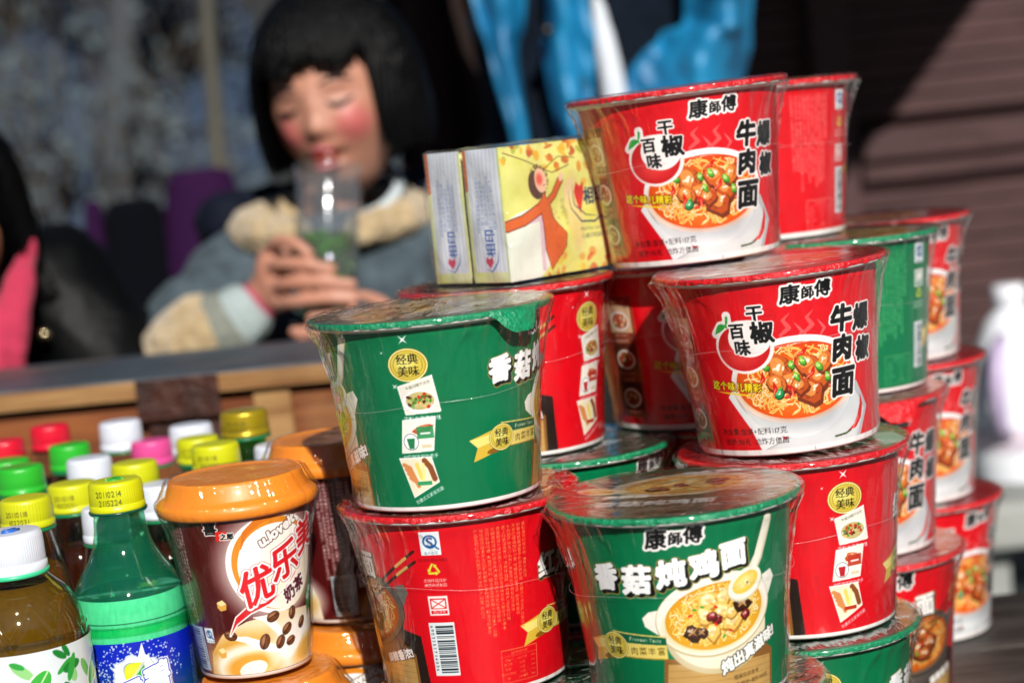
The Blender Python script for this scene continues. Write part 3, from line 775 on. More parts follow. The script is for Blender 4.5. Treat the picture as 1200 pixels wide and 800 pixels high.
# lid pull tab and seam turn with the cup
def build_cups():
    P = place_cup
    P('S', .1276, 1.285, 4, 2, 'red spicy beef noodle cup topping the whole pile, leaning against the tissue pack', tilt=-1.6, var=0, lift=.001)
    P('S', .1965, 1.425, 4, -64, 'red noodle cup showing its barcode side, behind the topmost cup', var=1)
    P('S', .1671, 1.202, 3, 0, 'sharp red spicy beef noodle cup just below the topmost cup, standing on a red lid', tilt=-1.7, var=1, lift=.001)
    P('G', -.047, 1.144, 3, 77, 'green noodle cup with gold medal and three small pictures, crossing in front of the chest', tab=-44)
    P('B', .000, 1.290, 3, 144, 'red noodle cup under the tissue pack, showing a gold medal and small pictures', var=2)
    P('S', .122, 1.337, 3, 20, 'red noodle cup in deep shadow between the tissue pack and the sharp spicy cup', var=1)
    P('G', .243, 1.405, 3, -58, 'green noodle cup showing its barcode side, high at the right of the pile', var=2)
    P('S', .300, 1.545, 3, 22, 'uppermost red cup of the farthest stack at the right edge of the pile', var=0)
    P('G', .0822, 1.085, 2, 0, 'big green mushroom chicken noodle cup at the front of the pile, lid in full view', var=1)
    P('B', -.0412, 1.154, 2, -90, 'red noodle cup showing a large barcode and fine print, under the green medal cup', var=0)
    P('B', .1683, 1.202, 2, 118, 'red noodle cup with gold medal, right beside the big front green cup', var=2)
    P('G', .028, 1.287, 2, 60, 'green cup carrying the red cup that holds the tissue pack', var=0)
    P('S', .150, 1.350, 2, 20, 'red cup carrying the shadowed spicy cup in the middle of the pile', var=1)
    P('S', .236, 1.390, 2, 10, 'red spicy noodle cup directly under the green barcode cup at the right', var=1, tab=-70)
    P('S', .3045, 1.549, 2, 20, 'middle red cup of the farthest stack at the right edge of the pile', var=2)
    P('G', .088, 1.092, 1, 40, 'lowest green cup under the big front green cup', var=2)
    P('G', -.026, 1.156, 1, 10, 'green lidded cup under the red barcode cup, only its lid showing', var=2)
    P('G', .166, 1.200, 1, 98, 'dark green cup under the red medal cup, right of the big front green cup', var=0)
    P('B', .030, 1.290, 1, 60, 'lowest red cup under the green cup behind the barcode cup', var=0)
    P('S', .155, 1.352, 1, 20, 'lowest red cup at the bottom of the shadowed middle stack', var=1)
    P('B', .238, 1.383, 1, 18, 'lowest red cup with a gold ribbon, beside the farthest stack', var=1)
    P('S', .311, 1.555, 1, -325+360, 'lowest red cup of the farthest stack, standing on the bare table top', var=0)
# ------------------------------------------------------------------ milk tea cups
def tea_art():
    R = 40.; W = 2*PI*R; D = W/360
    cv = Canvas(W, 98, '4c1011', res=.34); cv.kind = 'T'
    for off in (0, 180):
        K = lambda d: (off+d)*D
        cv.ell(K(26), 66, 33, 33, 'f4e8e2', 30, soft=.25, alpha=.9); cv.ell(K(27), 66, 30, 31, 'fffdfa', 30)
        cv.ell(K(28), 66, 27, 29, 'e08a24', 30, inner=.86); cv.ell(K(30), 64, 25, 27, 'fffdf8', 30); cv.ell(K(38), 58, 16, 18, 'f4cc78', 30, soft=.5, alpha=.6); cv.ell(K(36), 62, 14, 18, 'fffaf0', 30, soft=.6)
        cv.line([(K(-2), 78), (K(2), 87), (K(14), 94), (K(30), 96.5), (K(42), 95)], 4.4, 'd8741c', taper=True)
        # cream and caramel
        cv.poly([(K(-52), -1), (K(-46), 14), (K(-30), 26), (K(-5), 33), (K(25), 36), (K(70), 33), (K(82), 14), (K(84), -1)], 'f0d8b0')
        cv.ell(K(-14), 8, 30, 17, 'd89a30', 10, soft=.3); cv.ell(K(-12), 7, 24, 12, 'faf0dc', 10, soft=.2); cv.ell(K(-8), 5, 17, 8, 'e0a23c', 10, soft=.25); cv.ell(K(-4), 3, 10, 5, 'fdf6e6', 10)
        cv.ell(K(52), 14, 24, 16, 'fbf5ea', soft=.3); cv.ell(K(60), 8, 14, 7, 'e8b85c', 20, soft=.4)
        cv.line([(K(-26), 24), (K(-8), 22), (K(6), 17), (K(22), 13), (K(40), 12)], 5.5, 'fffdf8', taper=True); cv.line([(K(2), 35), (K(14), 33), (K(24), 25), (K(34), 12)], 5, 'fffdf8', taper=True)
        cv.line([(K(64), 30), (K(54), 20), (K(44), 12), (K(30), 9)], 5.5, 'fffdf8', taper=True); cv.ell(K(34), 11, 7, 5, 'fffdf8', soft=.3)
        for d, v, r, a in [(-22, 25, 4.3, -15), (20, 33.5, 4.4, 20), (41, 33, 4, 80), (10, 19, 4.8, 70), (34, 24, 4.2, 40), (26, 17, 4.3, 60), (38, 16, 3.8, 20), (54, 25, 4, 50)]:
            cv.ell(K(d), v, r*1.06, r*.74, '2c120a', a); cv.ell(K(d), v+.2, r*.96, r*.64, '6a3a20', a); cv.ell(K(d)-.6, v+.8, r*.6, r*.32, 'a87450', a, soft=.4)
            t = math.radians(a); cv.line([(K(d)-r*.8*math.cos(t), v-r*.8*math.sin(t)), (K(d)+.3, v+.3), (K(d)+r*.8*math.cos(t), v+r*.8*math.sin(t))], .7, '2c120a')
        # lettering
        sw = [(K(-22), 25), (K(-14), 32), (K(0), 38), (K(18), 42), (K(36), 50), (K(50), 60), (K(56), 70), (K(46), 56), (K(30), 47), (K(14), 43), (K(-2), 42), (K(-14), 36)]
        cv.line(sw+[sw[0]], 1.6, 'fdf6f2'); cv.poly(sw, 'd6202a')
        for i in (0, 1):
            for ch, d, v, s in [('优', 8, 54, 23), ('乐', 36, 66, 22), ('美', 63, 78, 21)]:
                if i == 0: cv.text(ch, s, K(d), v, 'ffffff', outs=[(2.3, 'a85a5a'), (1.9, 'ffffff')], bold=1, rot=20, shear=.22)
                else: cv.text(ch, s, K(d), v, 'd81c26', bold=.7, rot=20, shear=.22)
        cv.text('u.loveit', 8.6, K(30), 86, 'fff8f2', outs=[(1.1, '4a1c14')], bold=.55, rot=27, shear=.15)
        cv.text('奶茶', 9.5, K(45), 47.5, '5a2030', outs=[(1.2, 'fdf8f4')], bold=.5, rot=28, shear=.15)
        cv.poly([(K(62), 42), (K(76), 52), (K(78), 40), (K(66), 26)], '2f8f3c'); cv.text('珍珠', 5, K(70), 41, 'ffffff', rot=60, bold=.2)
        cv.text('喜', 8.5, K(-25), 92, '101010', outs=[(.9, 'f8f0ea')], bold=.4); cv.rect(K(-21), 84, K(-21)+6, 90, 'd8241c'); cv.text('之郎', 4, K(-12), 86.5, '101010', outs=[(.7, 'f8f0ea')], bold=.25)
        for d, v in [(-26, 44), (-34, 14)]:
            cv.poly([(K(d)-3, v+2), (K(d)+1, v+3.6), (K(d)+3.4, v+1), (K(d)+2.8, v-2.6), (K(d)-1, v-3.4), (K(d)-3, v-1)], 'e0a848'); cv.poly([(K(d)-3, v+2), (K(d)+1, v+3.6), (K(d)+3.4, v+1), (K(d)-.5, v-.2)], 'f8e0a0')
    fine_print(cv, -82*D, 93, 8, 27, 'ecd0d0', size=2.3, pitch=2.7, alpha=1); fine_print(cv, 98*D, 93, 8, 27, 'ecd0d0', size=2.3, pitch=2.7, alpha=1)
    qs(cv, -46*D, 25, 7.5, 9.5); cv.rect(-80*D, 2, -54*D, 30, 'b8c4cc')
    for k in range(16): cv.rect(-79*D, 3.5+k*1.6, -60*D, 3.5+k*1.6+rnd.choice([.5, .9]), '2c3034')
    cv.text('6926475202890', 2.4, -56.5*D, 16, '2c3034', rot=-90)
    return cv.done()

m_orange = principled('orange_plastic', 'ee8a26', rough=.42, coat=.1, sss=.2, bump=(60, .05))
m_filmtea = film_mat('tea_film', base=.03, edge=.5, power=3.2, rough=.07, bumpscale=60, bump=.7, stretch=(1, 1, .35))
def tea_meshes():
    art = tea_art(); H, W, _ = art.shape
    v = (np.arange(H)+.5)/H; r = .0338+(.0445-.0338)*v; z = .002+v*.0985
    a = -PI/2+2*PI*(np.arange(W)+.5)/W
    P = np.zeros((H, W, 3)); P[..., 0] = r[:, None]*np.cos(a); P[..., 1] = r[:, None]*np.sin(a); P[..., 2] = z[:, None]
    body = grid_mesh('tea_body', P, close_u=True, colors=art)
    lid = lathe_mesh('tea_lid', [(.0448, .0985), (.0478, .0990), (.0492, .1005), (.0496, .1035), (.0490, .1062), (.0466, .1078), (.0446, .1086), (.0438, .1098), (.0412, .1172), (.0406, .1192), (.0396, .1198), (.0386, .1196), (.0378, .1188), (.036, .1186), (.02, .1187), (.0002, .1188)], 128)
    prof = spline([(.0345, .001), (.0362, .01), (.0395, .045), (.0435, .08), (.0470, .094), (.0502, .102), (.0502, .1065), (.0478, .1095), (.0432, .119), (.042, .1203), (.039, .1208)], 60)
    rg = np.random.RandomState(5); ph = rg.rand(20)*6.28
    def fn(P, a, pr):
        z = pr[:, 1:2]; d = np.zeros((len(pr), len(a)))
        for k, n in enumerate([7, 11, 17, 23, 31, 43, 59, 71]): d += .00035*np.sin(n*a+ph[k]+z*60)*np.clip((z-.05)/.04, 0.15, 1)
        r = pr[:, 0:1]+d; P[..., 0] = r*np.cos(a); P[..., 1] = r*np.sin(a); return P
    film = lathe_mesh('tea_film', prof, 200, fn)
    base = lathe_mesh('tea_base', [(.0001, .002), (.0325, .002), (.0332, .0), (.0342, .0), (.0344, .002)], 96)
    ft = lathe_mesh('tea_film_top', [(.039, .1208), (.03, .1206), (.001, .1205)], 96)
    return body, lid, film, base, ft
def build_tea():
    body, lid, film, base, ft = tea_meshes()
    for me, m in ((body, m_print), (lid, m_orange), (film, m_filmtea), (base, m_rim), (ft, m_filmtea)):
        me.materials.append(m); me.polygons.foreach_set('use_smooth', [True]*len(me.polygons))
    for x, y, z, yaw, lab in [
        (-.178, 1.176, .1275, 0, 'front milk tea cup with orange lid and swooping red lettering beside the clear green bottle'),
        (-.170, 1.164, .0045, 30, 'orange-lidded cup under the front milk tea cup, only its lid edge showing'),
        (-.127, 1.289, .1275, 62, 'milk tea cup half in shadow behind the front one, against the noodle cups'),
        (-.120, 1.280, .0045, 140, 'orange-lidded cup carrying the shadowed milk tea cup')]:
        r = empty('milk_tea_cup', (x, y, TZ+z), (0, 0, math.radians(yaw)-math.atan2(x, y)), lab, 'milk tea cup', 'milk tea cups with orange lids')
        def ob(n, me, p):
            o = bpy.data.objects.new(n, me); COL.objects.link(o); o.parent = p; return o
        b = ob('cup_body', body, r); ob('cup_base', base, b); ob('lid', lid, r); f = ob('film_wrap', film, r); ob('film_top', ft, f)

# ------------------------------------------------------------------ bottles
def clear_plastic(name, tint, base=.05, rough=.04, milk=0, mc=None):
    return film_mat(name, tint=tint, base=base, edge=.8, power=3, rough=rough, bumpscale=30, bump=.08, milk=milk, milkcol=mc)
def liquid_mat(name, col, trans=.35, transl=.3, gloss=.05):
    m, nt, N, L = new_mat(name)
    out = N.new('ShaderNodeOutputMaterial'); d = N.new('ShaderNodeBsdfDiffuse'); t = N.new('ShaderNodeBsdfTransparent'); tl = N.new('ShaderNodeBsdfTranslucent')
    n = N.new('ShaderNodeTexNoise'); n.inputs['Scale'].default_value = 25; cr = N.new('ShaderNodeMix'); cr.data_type = 'RGBA'
    cr.inputs[6].default_value = (*lin(col), 1); c2 = tuple(x*.6 for x in lin(col)); cr.inputs[7].default_value = (*c2, 1)
    L.new(n.outputs['Fac'], cr.inputs[0])
    L.new(cr.outputs[2], d.inputs[0]); L.new(cr.outputs[2], tl.inputs[0]); t.inputs[0].default_value = (*lin(col), 1)
    a = N.new('ShaderNodeMixShader'); a.inputs[0].default_value = transl; L.new(d.outputs[0], a.inputs[1]); L.new(tl.outputs[0], a.inputs[2])
    b = N.new('ShaderNodeMixShader'); b.inputs[0].default_value = trans; L.new(a.outputs[0], b.inputs[1]); L.new(t.outputs[0], b.inputs[2])
    g = N.new('ShaderNodeBsdfGlossy'); g.inputs['Roughness'].default_value = .05; c = N.new('ShaderNodeMixShader'); c.inputs[0].default_value = gloss
    L.new(b.outputs[0], c.inputs[1]); L.new(g.outputs[0], c.inputs[2]); L.new(c.outputs[0], out.inputs[0])
    return m

def cap_mesh(name, r, h, top_z, ribs=72):
    z0 = top_z-h
    def fn(P, a, pr):
        rad = np.hypot(P[..., 0], P[..., 1]); k = np.zeros(len(pr)); k[4:10] = 1
        s = 1+(.00014/r)*np.sin(a*ribs)[None, :]*k[:, None]
        P[..., :2] *= s[..., None]; return P
    pr = [(r*.93, z0), (r*1.02, z0), (r*1.03, z0+h*.04), (r*1.03, z0+h*.2), (r*.995, z0+h*.21), (r*.99, z0+h*.25), (r*1.0, z0+h*.27), (r*.99, z0+h*.6), (r*.975, z0+h*.85), (r*.965, z0+h*.9), (r*.94, z0+h*.955), (r*.89, z0+h*.99), (r*.8, top_z), (r*.3, top_z+.0001), (.0002, top_z+.0001)]
    return lathe_mesh(name, pr, ribs*4, fn)

capmats = {}
def cap_mat(c):
    if c not in capmats: capmats[c] = principled('cap_plastic_'+c, c, rough=.33, coat=.15, sss=.05, bump=(90, .03))
    return capmats[c]

def date_print(par, r, z, front, txt, size, col='4a5414'):
    """dot printed code wrapped on the cap"""
    bm = bmesh.new()
    rows = txt.split('\n')
    for k, row in enumerate(rows):
        x = -len(row)*size*.3
        for ch in row:
            T, adv = glyph(ch)
            for tri in T:
                vs = []
                for p in tri:
                    u = (p[0]*size*.85+x); a = front-PI/2+u/r
                    vs.append(bm.verts.new(((r+.00035)*math.cos(a), (r+.00035)*math.sin(a), z+p[1]*size-k*size*1.05)))
                bm.faces.new(vs)
            x += adv*size*.85
    return from_bm('date_code', bm, principled('stamp_ink', col, rough=.6), par, smooth=False)

def label_band(name, r, z0, z1, w_mm, art):
    H, W, _ = art.shape; v = (np.arange(H)+.5)/H; a = -PI/2+2*PI*(np.arange(W)+.5)/W
    P = np.zeros((H, W, 3)); P[..., 0] = r*np.cos(a); P[..., 1] = r*np.sin(a); P[..., 2] = (z0+(z1-z0)*v)[:, None]
    return grid_mesh(name, P, close_u=True, colors=art)

def lemon_label():
    R = 35.6; W = 2*PI*R; D = W/360; cv = Canvas(W, 92, '0b1f9c', res=.3); cv.kind = 'L'
    for k in range(60):
        t = k/59; y = 92*(1-t); c = srgb('0a22a8')*(1-t)+srgb('0c5a34')*t
        q = np.clip((t-.1)*1.7, 0, 1); c = srgb('0a22b0')*(1-q)+srgb('0a6a34')*q
        cv.rect(-2, y-1.7, W+2, y+.2, c)
    for off in (0, 180):
        K = lambda d: (off+d)*D
        pts = []
        for i in range(60):
            a = 2*PI*i/60; rr = (14.5+3.5*rnd.random())*(1+.12*max(0, math.sin(a)))
            pts.append((K(2)+rr*1.0*math.cos(a), 70+rr*.78*math.sin(a)))
        cv.poly(pts, 'b8c4cc')
        cv.poly([(K(2)+(x-K(2))*.92, 70+(y-70)*.92) for x, y in pts], 'e8ecec')
        cv.poly([(K(6), 86), (K(9), 91), (K(11), 84), (K(16), 80), (K(0), 76)], 'e8ecec')
        for _ in range(170):
            a = rnd.random()*PI*1.1-.1; q = rnd.uniform(17, 31); cv.ell(K(2)+q*math.cos(a), 69+q*.8*math.sin(a), rnd.uniform(.2, .75), rnd.uniform(.2, .7), 'cfe0ee', alpha=.85)
        cv.line([(K(-42), 62), (K(-25), 58), (K(-8), 60)], .8, 'a8b4b8'); cv.line([(K(-42), 62), (K(-38), 40)], .8, 'a8b4b8'); cv.line([(K(16), 80), (K(22), 74), (K(34), 76)], .8, 'a8b4b8'); cv.line([(K(34), 76), (K(36), 60), (K(44), 48)], 1.2, 'a8a0a0')
        # lemon-lime leaf
        A, B = (K(-9), 67), (K(9), 79)
        def leaf(up, col, k):
            pts = [A]
            for i in range(1, 10):
                t = i/10; h = math.sin(t*PI)*k; dx, dy = B[0]-A[0], B[1]-A[1]; n = math.hypot(dx, dy)
                pts.append((A[0]+dx*t-dy/n*h*up, A[1]+dy*t+dx/n*h*up))
            pts.append(B); cv.poly(pts, col)
        leaf(1, '98a0a4', 8.4); leaf(-1, '98a0a4', 6.4); leaf(1, 'c8d818', 7.4); leaf(-1, '1e9a34', 5.4); cv.line([A, B], 1.6, 'b8c0c0'); cv.ell(K(-3), 75, 4, 2.6, 'e4ec50', 30, soft=.5, alpha=.7)
        for ch, d, v, s in [('雪', -7, 60, 18), ('碧', 21, 68, 18)]:
            cv.text(ch, s, K(d), v, '1430a8', outs=[(2.0, 'f0f4f8'), (1.5, '1838b8')], bold=1.3, rot=18, shear=.25)
            cv.text(ch, s, K(d), v, 'f4f8fc', bold=.75, rot=18, shear=.25)
    fine_print(cv, 70*D, 80, 10, 24, 'b8d0d8', size=2, pitch=2.6); fine_print(cv, -110*D, 80, 10, 24, 'b8d0d8', size=2, pitch=2.6)
    return cv.done()

def greentea_label():
    R = 37.; W = 2*PI*R; D = W/360; cv = Canvas(W, 100, 'd4dde0', res=.4); cv.kind = 'L'
    cv.rect(-2, 0, W+2, 60, 'c4d4d8')
    for k in range(46):
        x = rnd.uniform(0, W); y = rnd.uniform(72, 99); a = rnd.uniform(0, 3)
        cv.ell(x, y, rnd.uniform(4, 8), rnd.uniform(1.5, 3), rnd.choice(['2e9a3c', '56b050', '8cc67c', '1c7a30']), math.degrees(a))
    for k in range(5):
        x = W*k/5+rnd.uniform(-6, 6); cv.ell(x+6, 80, 12, 6.5, 'eef4ee', 52); cv.ell(x+6, 80, 10.6, 5.4, '3aa83c', 52); cv.line([(x, 72), (x+6, 80), (x+12, 88)], .8, 'c8e8b0')
        cv.poly([(x-26, 40), (x+4, 74), (x+22, 78), (x+18, 40)], '1c4fb4'); cv.line([(x-26, 40), (x+4, 74), (x+22, 78)], 1.4, 'e8eef4')
        cv.text('绿茶', 20, x-2, 54, 'f8fcfa', outs=[(1.6, '14602c')], bold=1)
    return cv.done()

m_neck_ring = None
def build_lemon_bottle():
    r = empty('drink_bottle', (-.252, 1.178, TZ), (0, 0, math.radians(-4)+math.atan2(.252, 1.178)), 'clear green soda bottle with a yellow cap and blue label, beside the milk tea cup', 'bottle')
    r.rotation_euler.z = math.radians(-3)-math.atan2(-.252, 1.178)
    R = .0352
    prof = [(.0002, .004), (.012, .002), (.026, .0005), (.0335, .006), (R, .014), (R, .058), (R-.0006, .0595), (R-.0006, .158), (R+.0002, .1605), (R+.0003, .168), (R-.0004, .176), (.0325, .184), (.0285, .192), (.0232, .2), (.0188, .209), (.0165, .218), (.0156, .2265), (.0154, .2296), (.0172, .2302), (.0172, .2318), (.0145, .2322), (.0140, .247)]
    shell = lathe_mesh('bottle_shell', spline(prof, 150), 128)
    s = link('bottle_shell', shell, clear_plastic('green_pet', (.5, 1.0, .76), base=.06, milk=.07, mc=(.03, .72, .38)), r)
    inner = spline([(.0002, .006), (.025, .003), (R-.0022, .012), (R-.0016, .06), (R-.0018, .158), (R-.0012, .168), (R-.0018, .176), (.0322, .1815)], 40)
    lq = link('liquid', lathe_mesh('liquid', inner, 96), liquid_mat('lemon_soda', 'b8ffe0', trans=.05, transl=.1), s)
    link('liquid_surface', lathe_mesh('liquid_surface', [(.0322, .1815), (.031, .1811), (.0002, .1811)], 64), principled('soda_surface_reflection', '04302c', rough=.08, spec=.7), lq)  # dark colour stands in for internal reflection at the liquid's top
    link('label', label_band('label', R+.0004, .062, .1565, 0, lemon_label()), print_mat('label_film', rough=.25, coat=.5, mottle=.03, bump=.01), r)
    c = link('cap', cap_mesh('cap', .0166, .0182, .2505, 60), cap_mat('c8cc12'), r)
    date_print(c, .0166, .2425, -.0, '20110214\n2115224', .0052)
    date_print(c, .0166, .2425, 2.4, '20110214\n2115224', .0052)
    bm = bmesh.new()
    for k, (a, b) in enumerate([((-.006, -.002), (.0, .003)), ((.0, .003), (.006, -.002)), ((-.004, -.005), (.004, -.004)), ((-.002, .005), (.003, .006))]):
        tube_bm(bm, [(a[0], a[1], .2508), (b[0], b[1], .2508)], .0007, 6)
    from_bm('cap_emblem', bm, cap_mat('2c9a3c'), c)
    link('neck_ring', lathe_mesh('neck_ring', [(.0158, .2306), (.0178, .231), (.018, .2322), (.0160, .2328)], 96), principled('dark_green_plastic', '0a4a38', rough=.25), r)

def build_tea_bottle():
    r = empty('drink_bottle', (-.301, 1.105, TZ), (0, 0, .25), 'big amber tea bottle with wide white cap over a green ring, left edge', 'bottle')
    R = .0385
    prof = [(.0002, .004), (.03, .001), (R, .01), (R, .06), (R-.001, .17), (R-.001, .178), (R-.004, .19), (.0305, .2), (.0225, .208), (.019, .212), (.0182, .2145), (.0175, .234)]
    zz = math.radians
    def fn(P, a, pr):
        z = pr[:, 1:2]; band = np.exp(-((z-.187)/.012)**4)
        u = (a*9/(2*PI)) % 1; tri = np.abs(u-.5)*2
        d = np.abs(((z-.178)/.022)-tri); e = np.exp(-(d/.13)**2)
        s = 1-(.0022/np.maximum(pr[:, 0:1], .01))*e*band
        P[..., :2] *= s[..., None]; return P
    s = link('bottle_shell', lathe_mesh('shell', spline(prof, 180), 220, fn), clear_plastic('clear_pet', (.86, .86, .74), base=.05, rough=.02), r)
    lq = link('liquid', lathe_mesh('liquid', [(.0002, .006), (R-.003, .012), (R-.003, .17), (R-.005, .186), (.029, .197), (.020, .206), (.0002, .2062)], 64), liquid_mat('amber_tea', 'a87c14', trans=.35, transl=.35, gloss=.1), s)
    link('label', label_band('label', R+.0004, .07, .1745, 0, greentea_label()), print_mat('tea_label_film', rough=.25, coat=.5, mottle=.03, bump=.01), r)
    link('cap', cap_mesh('cap', .0192, .0235, .2385, 80), cap_mat('d4dae4'), r)
    link('neck_ring', lathe_mesh('neck_ring', [(.0190, .2128), (.0204, .2132), (.0204, .2152), (.0185, .2158)], 96), cap_mat('3cc890'), r)
    bm = bmesh.new(); tube_bm(bm, [(-.004, -.007, .2389), (.002, -.006, .2389), (.006, -.002, .2389)], .0012, 6); tube_bm(bm, [(-.003, -.002, .2389), (.004, .002, .2389)], .001, 6)
    from_bm('cap_emblem', bm, cap_mat('2c62b8'), r.children[0] if False else r)

liq_cache = {}
def build_small_bottles():
    shells = {}
    def shell(h, capr):
        k = round(h, 3)
        if k in shells: return shells[k]
        R = .0265; n = h-.012
        prof = [(.0002, .004), (.02, .001), (R, .009), (R, .05), (R-.002, .055), (R-.002, .06), (R, .065), (R, n-.085), (R-.0015, n-.075), (R-.001, n-.062), (R-.003, n-.05), (.0185, n-.03), (.0145, n-.012), (.0135, n-.004), (.0128, h-.003)]
        s = lathe_mesh('shell', spline(prof, 90), 48)
        l = lathe_mesh('liquid', spline([(.0002, .006), (.019, .003), (R-.0015, .012), (R-.0015, .05), (R-.003, .057), (R-.0015, .066), (R-.0015, n-.085), (R-.003, n-.075), (R-.0025, n-.062), (R-.0045, n-.05), (.0165, n-.032), (.0002, n-.031)], 60), 40)
        b = lathe_mesh('label', [(R+.0005, .07), (R+.0005, n-.09)], 48)
        shells[k] = (s, l, b); return shells[k]
    smat = clear_plastic('clear_bottle', (.9, .92, .9), base=.08)
    sg = clear_plastic('green_bottle', (.2, .7, .35), base=.07)
    liqs = {'tea': liquid_mat('dark_tea', '4a1c08', .3, .2), 'cola': liquid_mat('cola', '1c0806', .1, .1), 'amber': liquid_mat('amber', '7a4a0a', .3, .2), 'green': liquid_mat('green_soda', '1c9a5c', .3, .2), 'pink': liquid_mat('peach_juice', 'c05030', .1, .2), 'orange': liquid_mat('orange_juice', 'd07a18', .05, .2)}
    lab = {}
    def labm(c1, c2):
        if (c1, c2) not in lab: lab[(c1, c2)] = principled('label_print', c1, rough=.35, coat=.3, noise=(38, 1, c2))
        return lab[(c1, c2)]
    RED_, GRN, WHT, YEL, GLD, PNK = 'd01430', '2cae2e', 'd4dae6', 'c4c818', 'a8921c', 'd84c90'
    L = [
     (-.315, 1.204, .241, YEL, .0165, 'amber', ('b03018', '20242c'), 'bottle with a stamped yellow cap just behind the big white cap at the left edge'),
     (-.350, 1.335, .242, GRN, .0165, 'tea', ('1c7a30', 'c8d0c0'), 'bottle with the nearer of the two green caps at the left edge'),
     (-.376, 1.401, .238, GRN, .0165, 'tea', ('1c7a30', 'c8d0c0'), 'bottle with the farther of the two green caps at the left edge'),
     (-.398, 1.481, .242, RED_, .0155, 'cola', ('a01020', 'd0c8c8'), 'cola bottle with a red cap at the left edge of the picture'),
     (-.375, 1.536, .243, RED_, .0155, 'cola', ('a01020', 'd0c8c8'), 'cola bottle with a red cap standing clear against the chest'),
     (-.341, 1.450, .238, GRN, .0155, 'tea', ('1c7a30', 'c8d0c0'), 'bottle with a green cap between the red cap and a white cap'),
     (-.321, 1.547, .239, WHT, .0170, 'tea', ('c05a20', '203a8a'), 'bottle with a tall white cap in the back row above the pink cap'),
     (-.314, 1.390, .235, WHT, .0165, 'tea', ('c05a20', '203a8a'), 'bottle with a white cap between a green and a yellow cap'),
     (-.306, 1.295, .233, YEL, .0168, 'tea', ('b03018', '1c3a9a'), 'bottle with a yellow cap immediately left of the green soda bottle neck'),
     (-.273, 1.346, .235, YEL, .0165, 'tea', ('b03018', '1c3a9a'), 'bottle with a yellow cap in front of the pink cap'),
     (-.290, 1.505, .227, PNK, .0160, 'pink', ('d86a8a', 'e8e0d8'), 'bottle with the only pink cap'),
     (-.246, 1.296, .2262, WHT, .0165, 'tea', ('c8d0c8', '2a8a3c'), 'bottle with a white cap tucked between the soda bottle and the milk tea lid'),
     (-.275, 1.243, .224, WHT, .0150, 'tea', ('c8d0c8', '2a8a3c'), 'bottle with a white cap half hidden right behind the green soda bottle'),
     (-.264, 1.542, .231, WHT, .0175, 'tea', ('c05a20', '203a8a'), 'bottle with a tall white cap in the back row beside the gold cap'),
     (-.247, 1.466, .231, YEL, .0165, 'green', ('1c9a5c', 'd8d820'), 'bottle with the farther of two yellow caps above the milk tea lid'),
     (-.2135, 1.337, .2435, YEL, .0168, 'green', ('1c9a5c', 'd8d820'), 'bottle with the nearer of two yellow caps above the milk tea lid'),
     (-.204, 1.427, .253, GLD, .0178, 'green', ('0a5a30', 'c8a830'), 'dark green bottle with a stamped metallic gold cap'),
     (-.176, 1.376, .233, WHT, .0165, 'tea', ('c8d0c8', '2a8a3c'), 'bottle with a white cap peeking between the two milk tea cups')]
    for x, y, h, cc, cr, lq, lb, label in L:
        r = empty('drink_bottle', (x, y, TZ), (0, 0, rnd.uniform(-1, 1)), label, 'bottle', 'blurred rows of soft drink bottles')
        s, l, b = shell(h, cr)
        so_ = bpy.data.objects.new('bottle_shell', s.copy()); COL.objects.link(so_); so_.parent = r; so_.data.materials.append(sg if lq == 'green' else smat)
        lo = bpy.data.objects.new('liquid', l.copy()); COL.objects.link(lo); lo.parent = so_; lo.data.materials.append(liqs[lq])
        bo = bpy.data.objects.new('label', b.copy()); COL.objects.link(bo); bo.parent = r; bo.data.materials.append(labm(*lb))
        for o in (so_, lo, bo): o.data.polygons.foreach_set('use_smooth', [True]*len(o.data.polygons))
        hgt = .0225 if cc == WHT else .0185
        c = link('cap', cap_mesh('cap', cr, hgt, h, 48), cap_mat(cc) if cc != GLD else principled('gold_cap', 'b8a020', rough=.3, metal=.5, coat=.2), r)
        if cc in (YEL, GLD):
            date_print(c, cr, h-.0095, -r.rotation_euler.z-math.atan2(x, y)-.15, '20110118\n1022031', .0048, '5a5008')
        ring = principled('ring', '1c7a4c' if lq != 'cola' else '300808', rough=.3) if ('ring', lq) not in liq_cache else liq_cache[('ring', lq)]
        liq_cache[('ring', lq)] = ring
        link('neck_ring', lathe_mesh('neck_ring', [(.013, h-hgt-.003), (cr*1.04, h-hgt-.0024), (cr*1.04, h-hgt-.0006), (.013, h-hgt)], 48), ring, r)

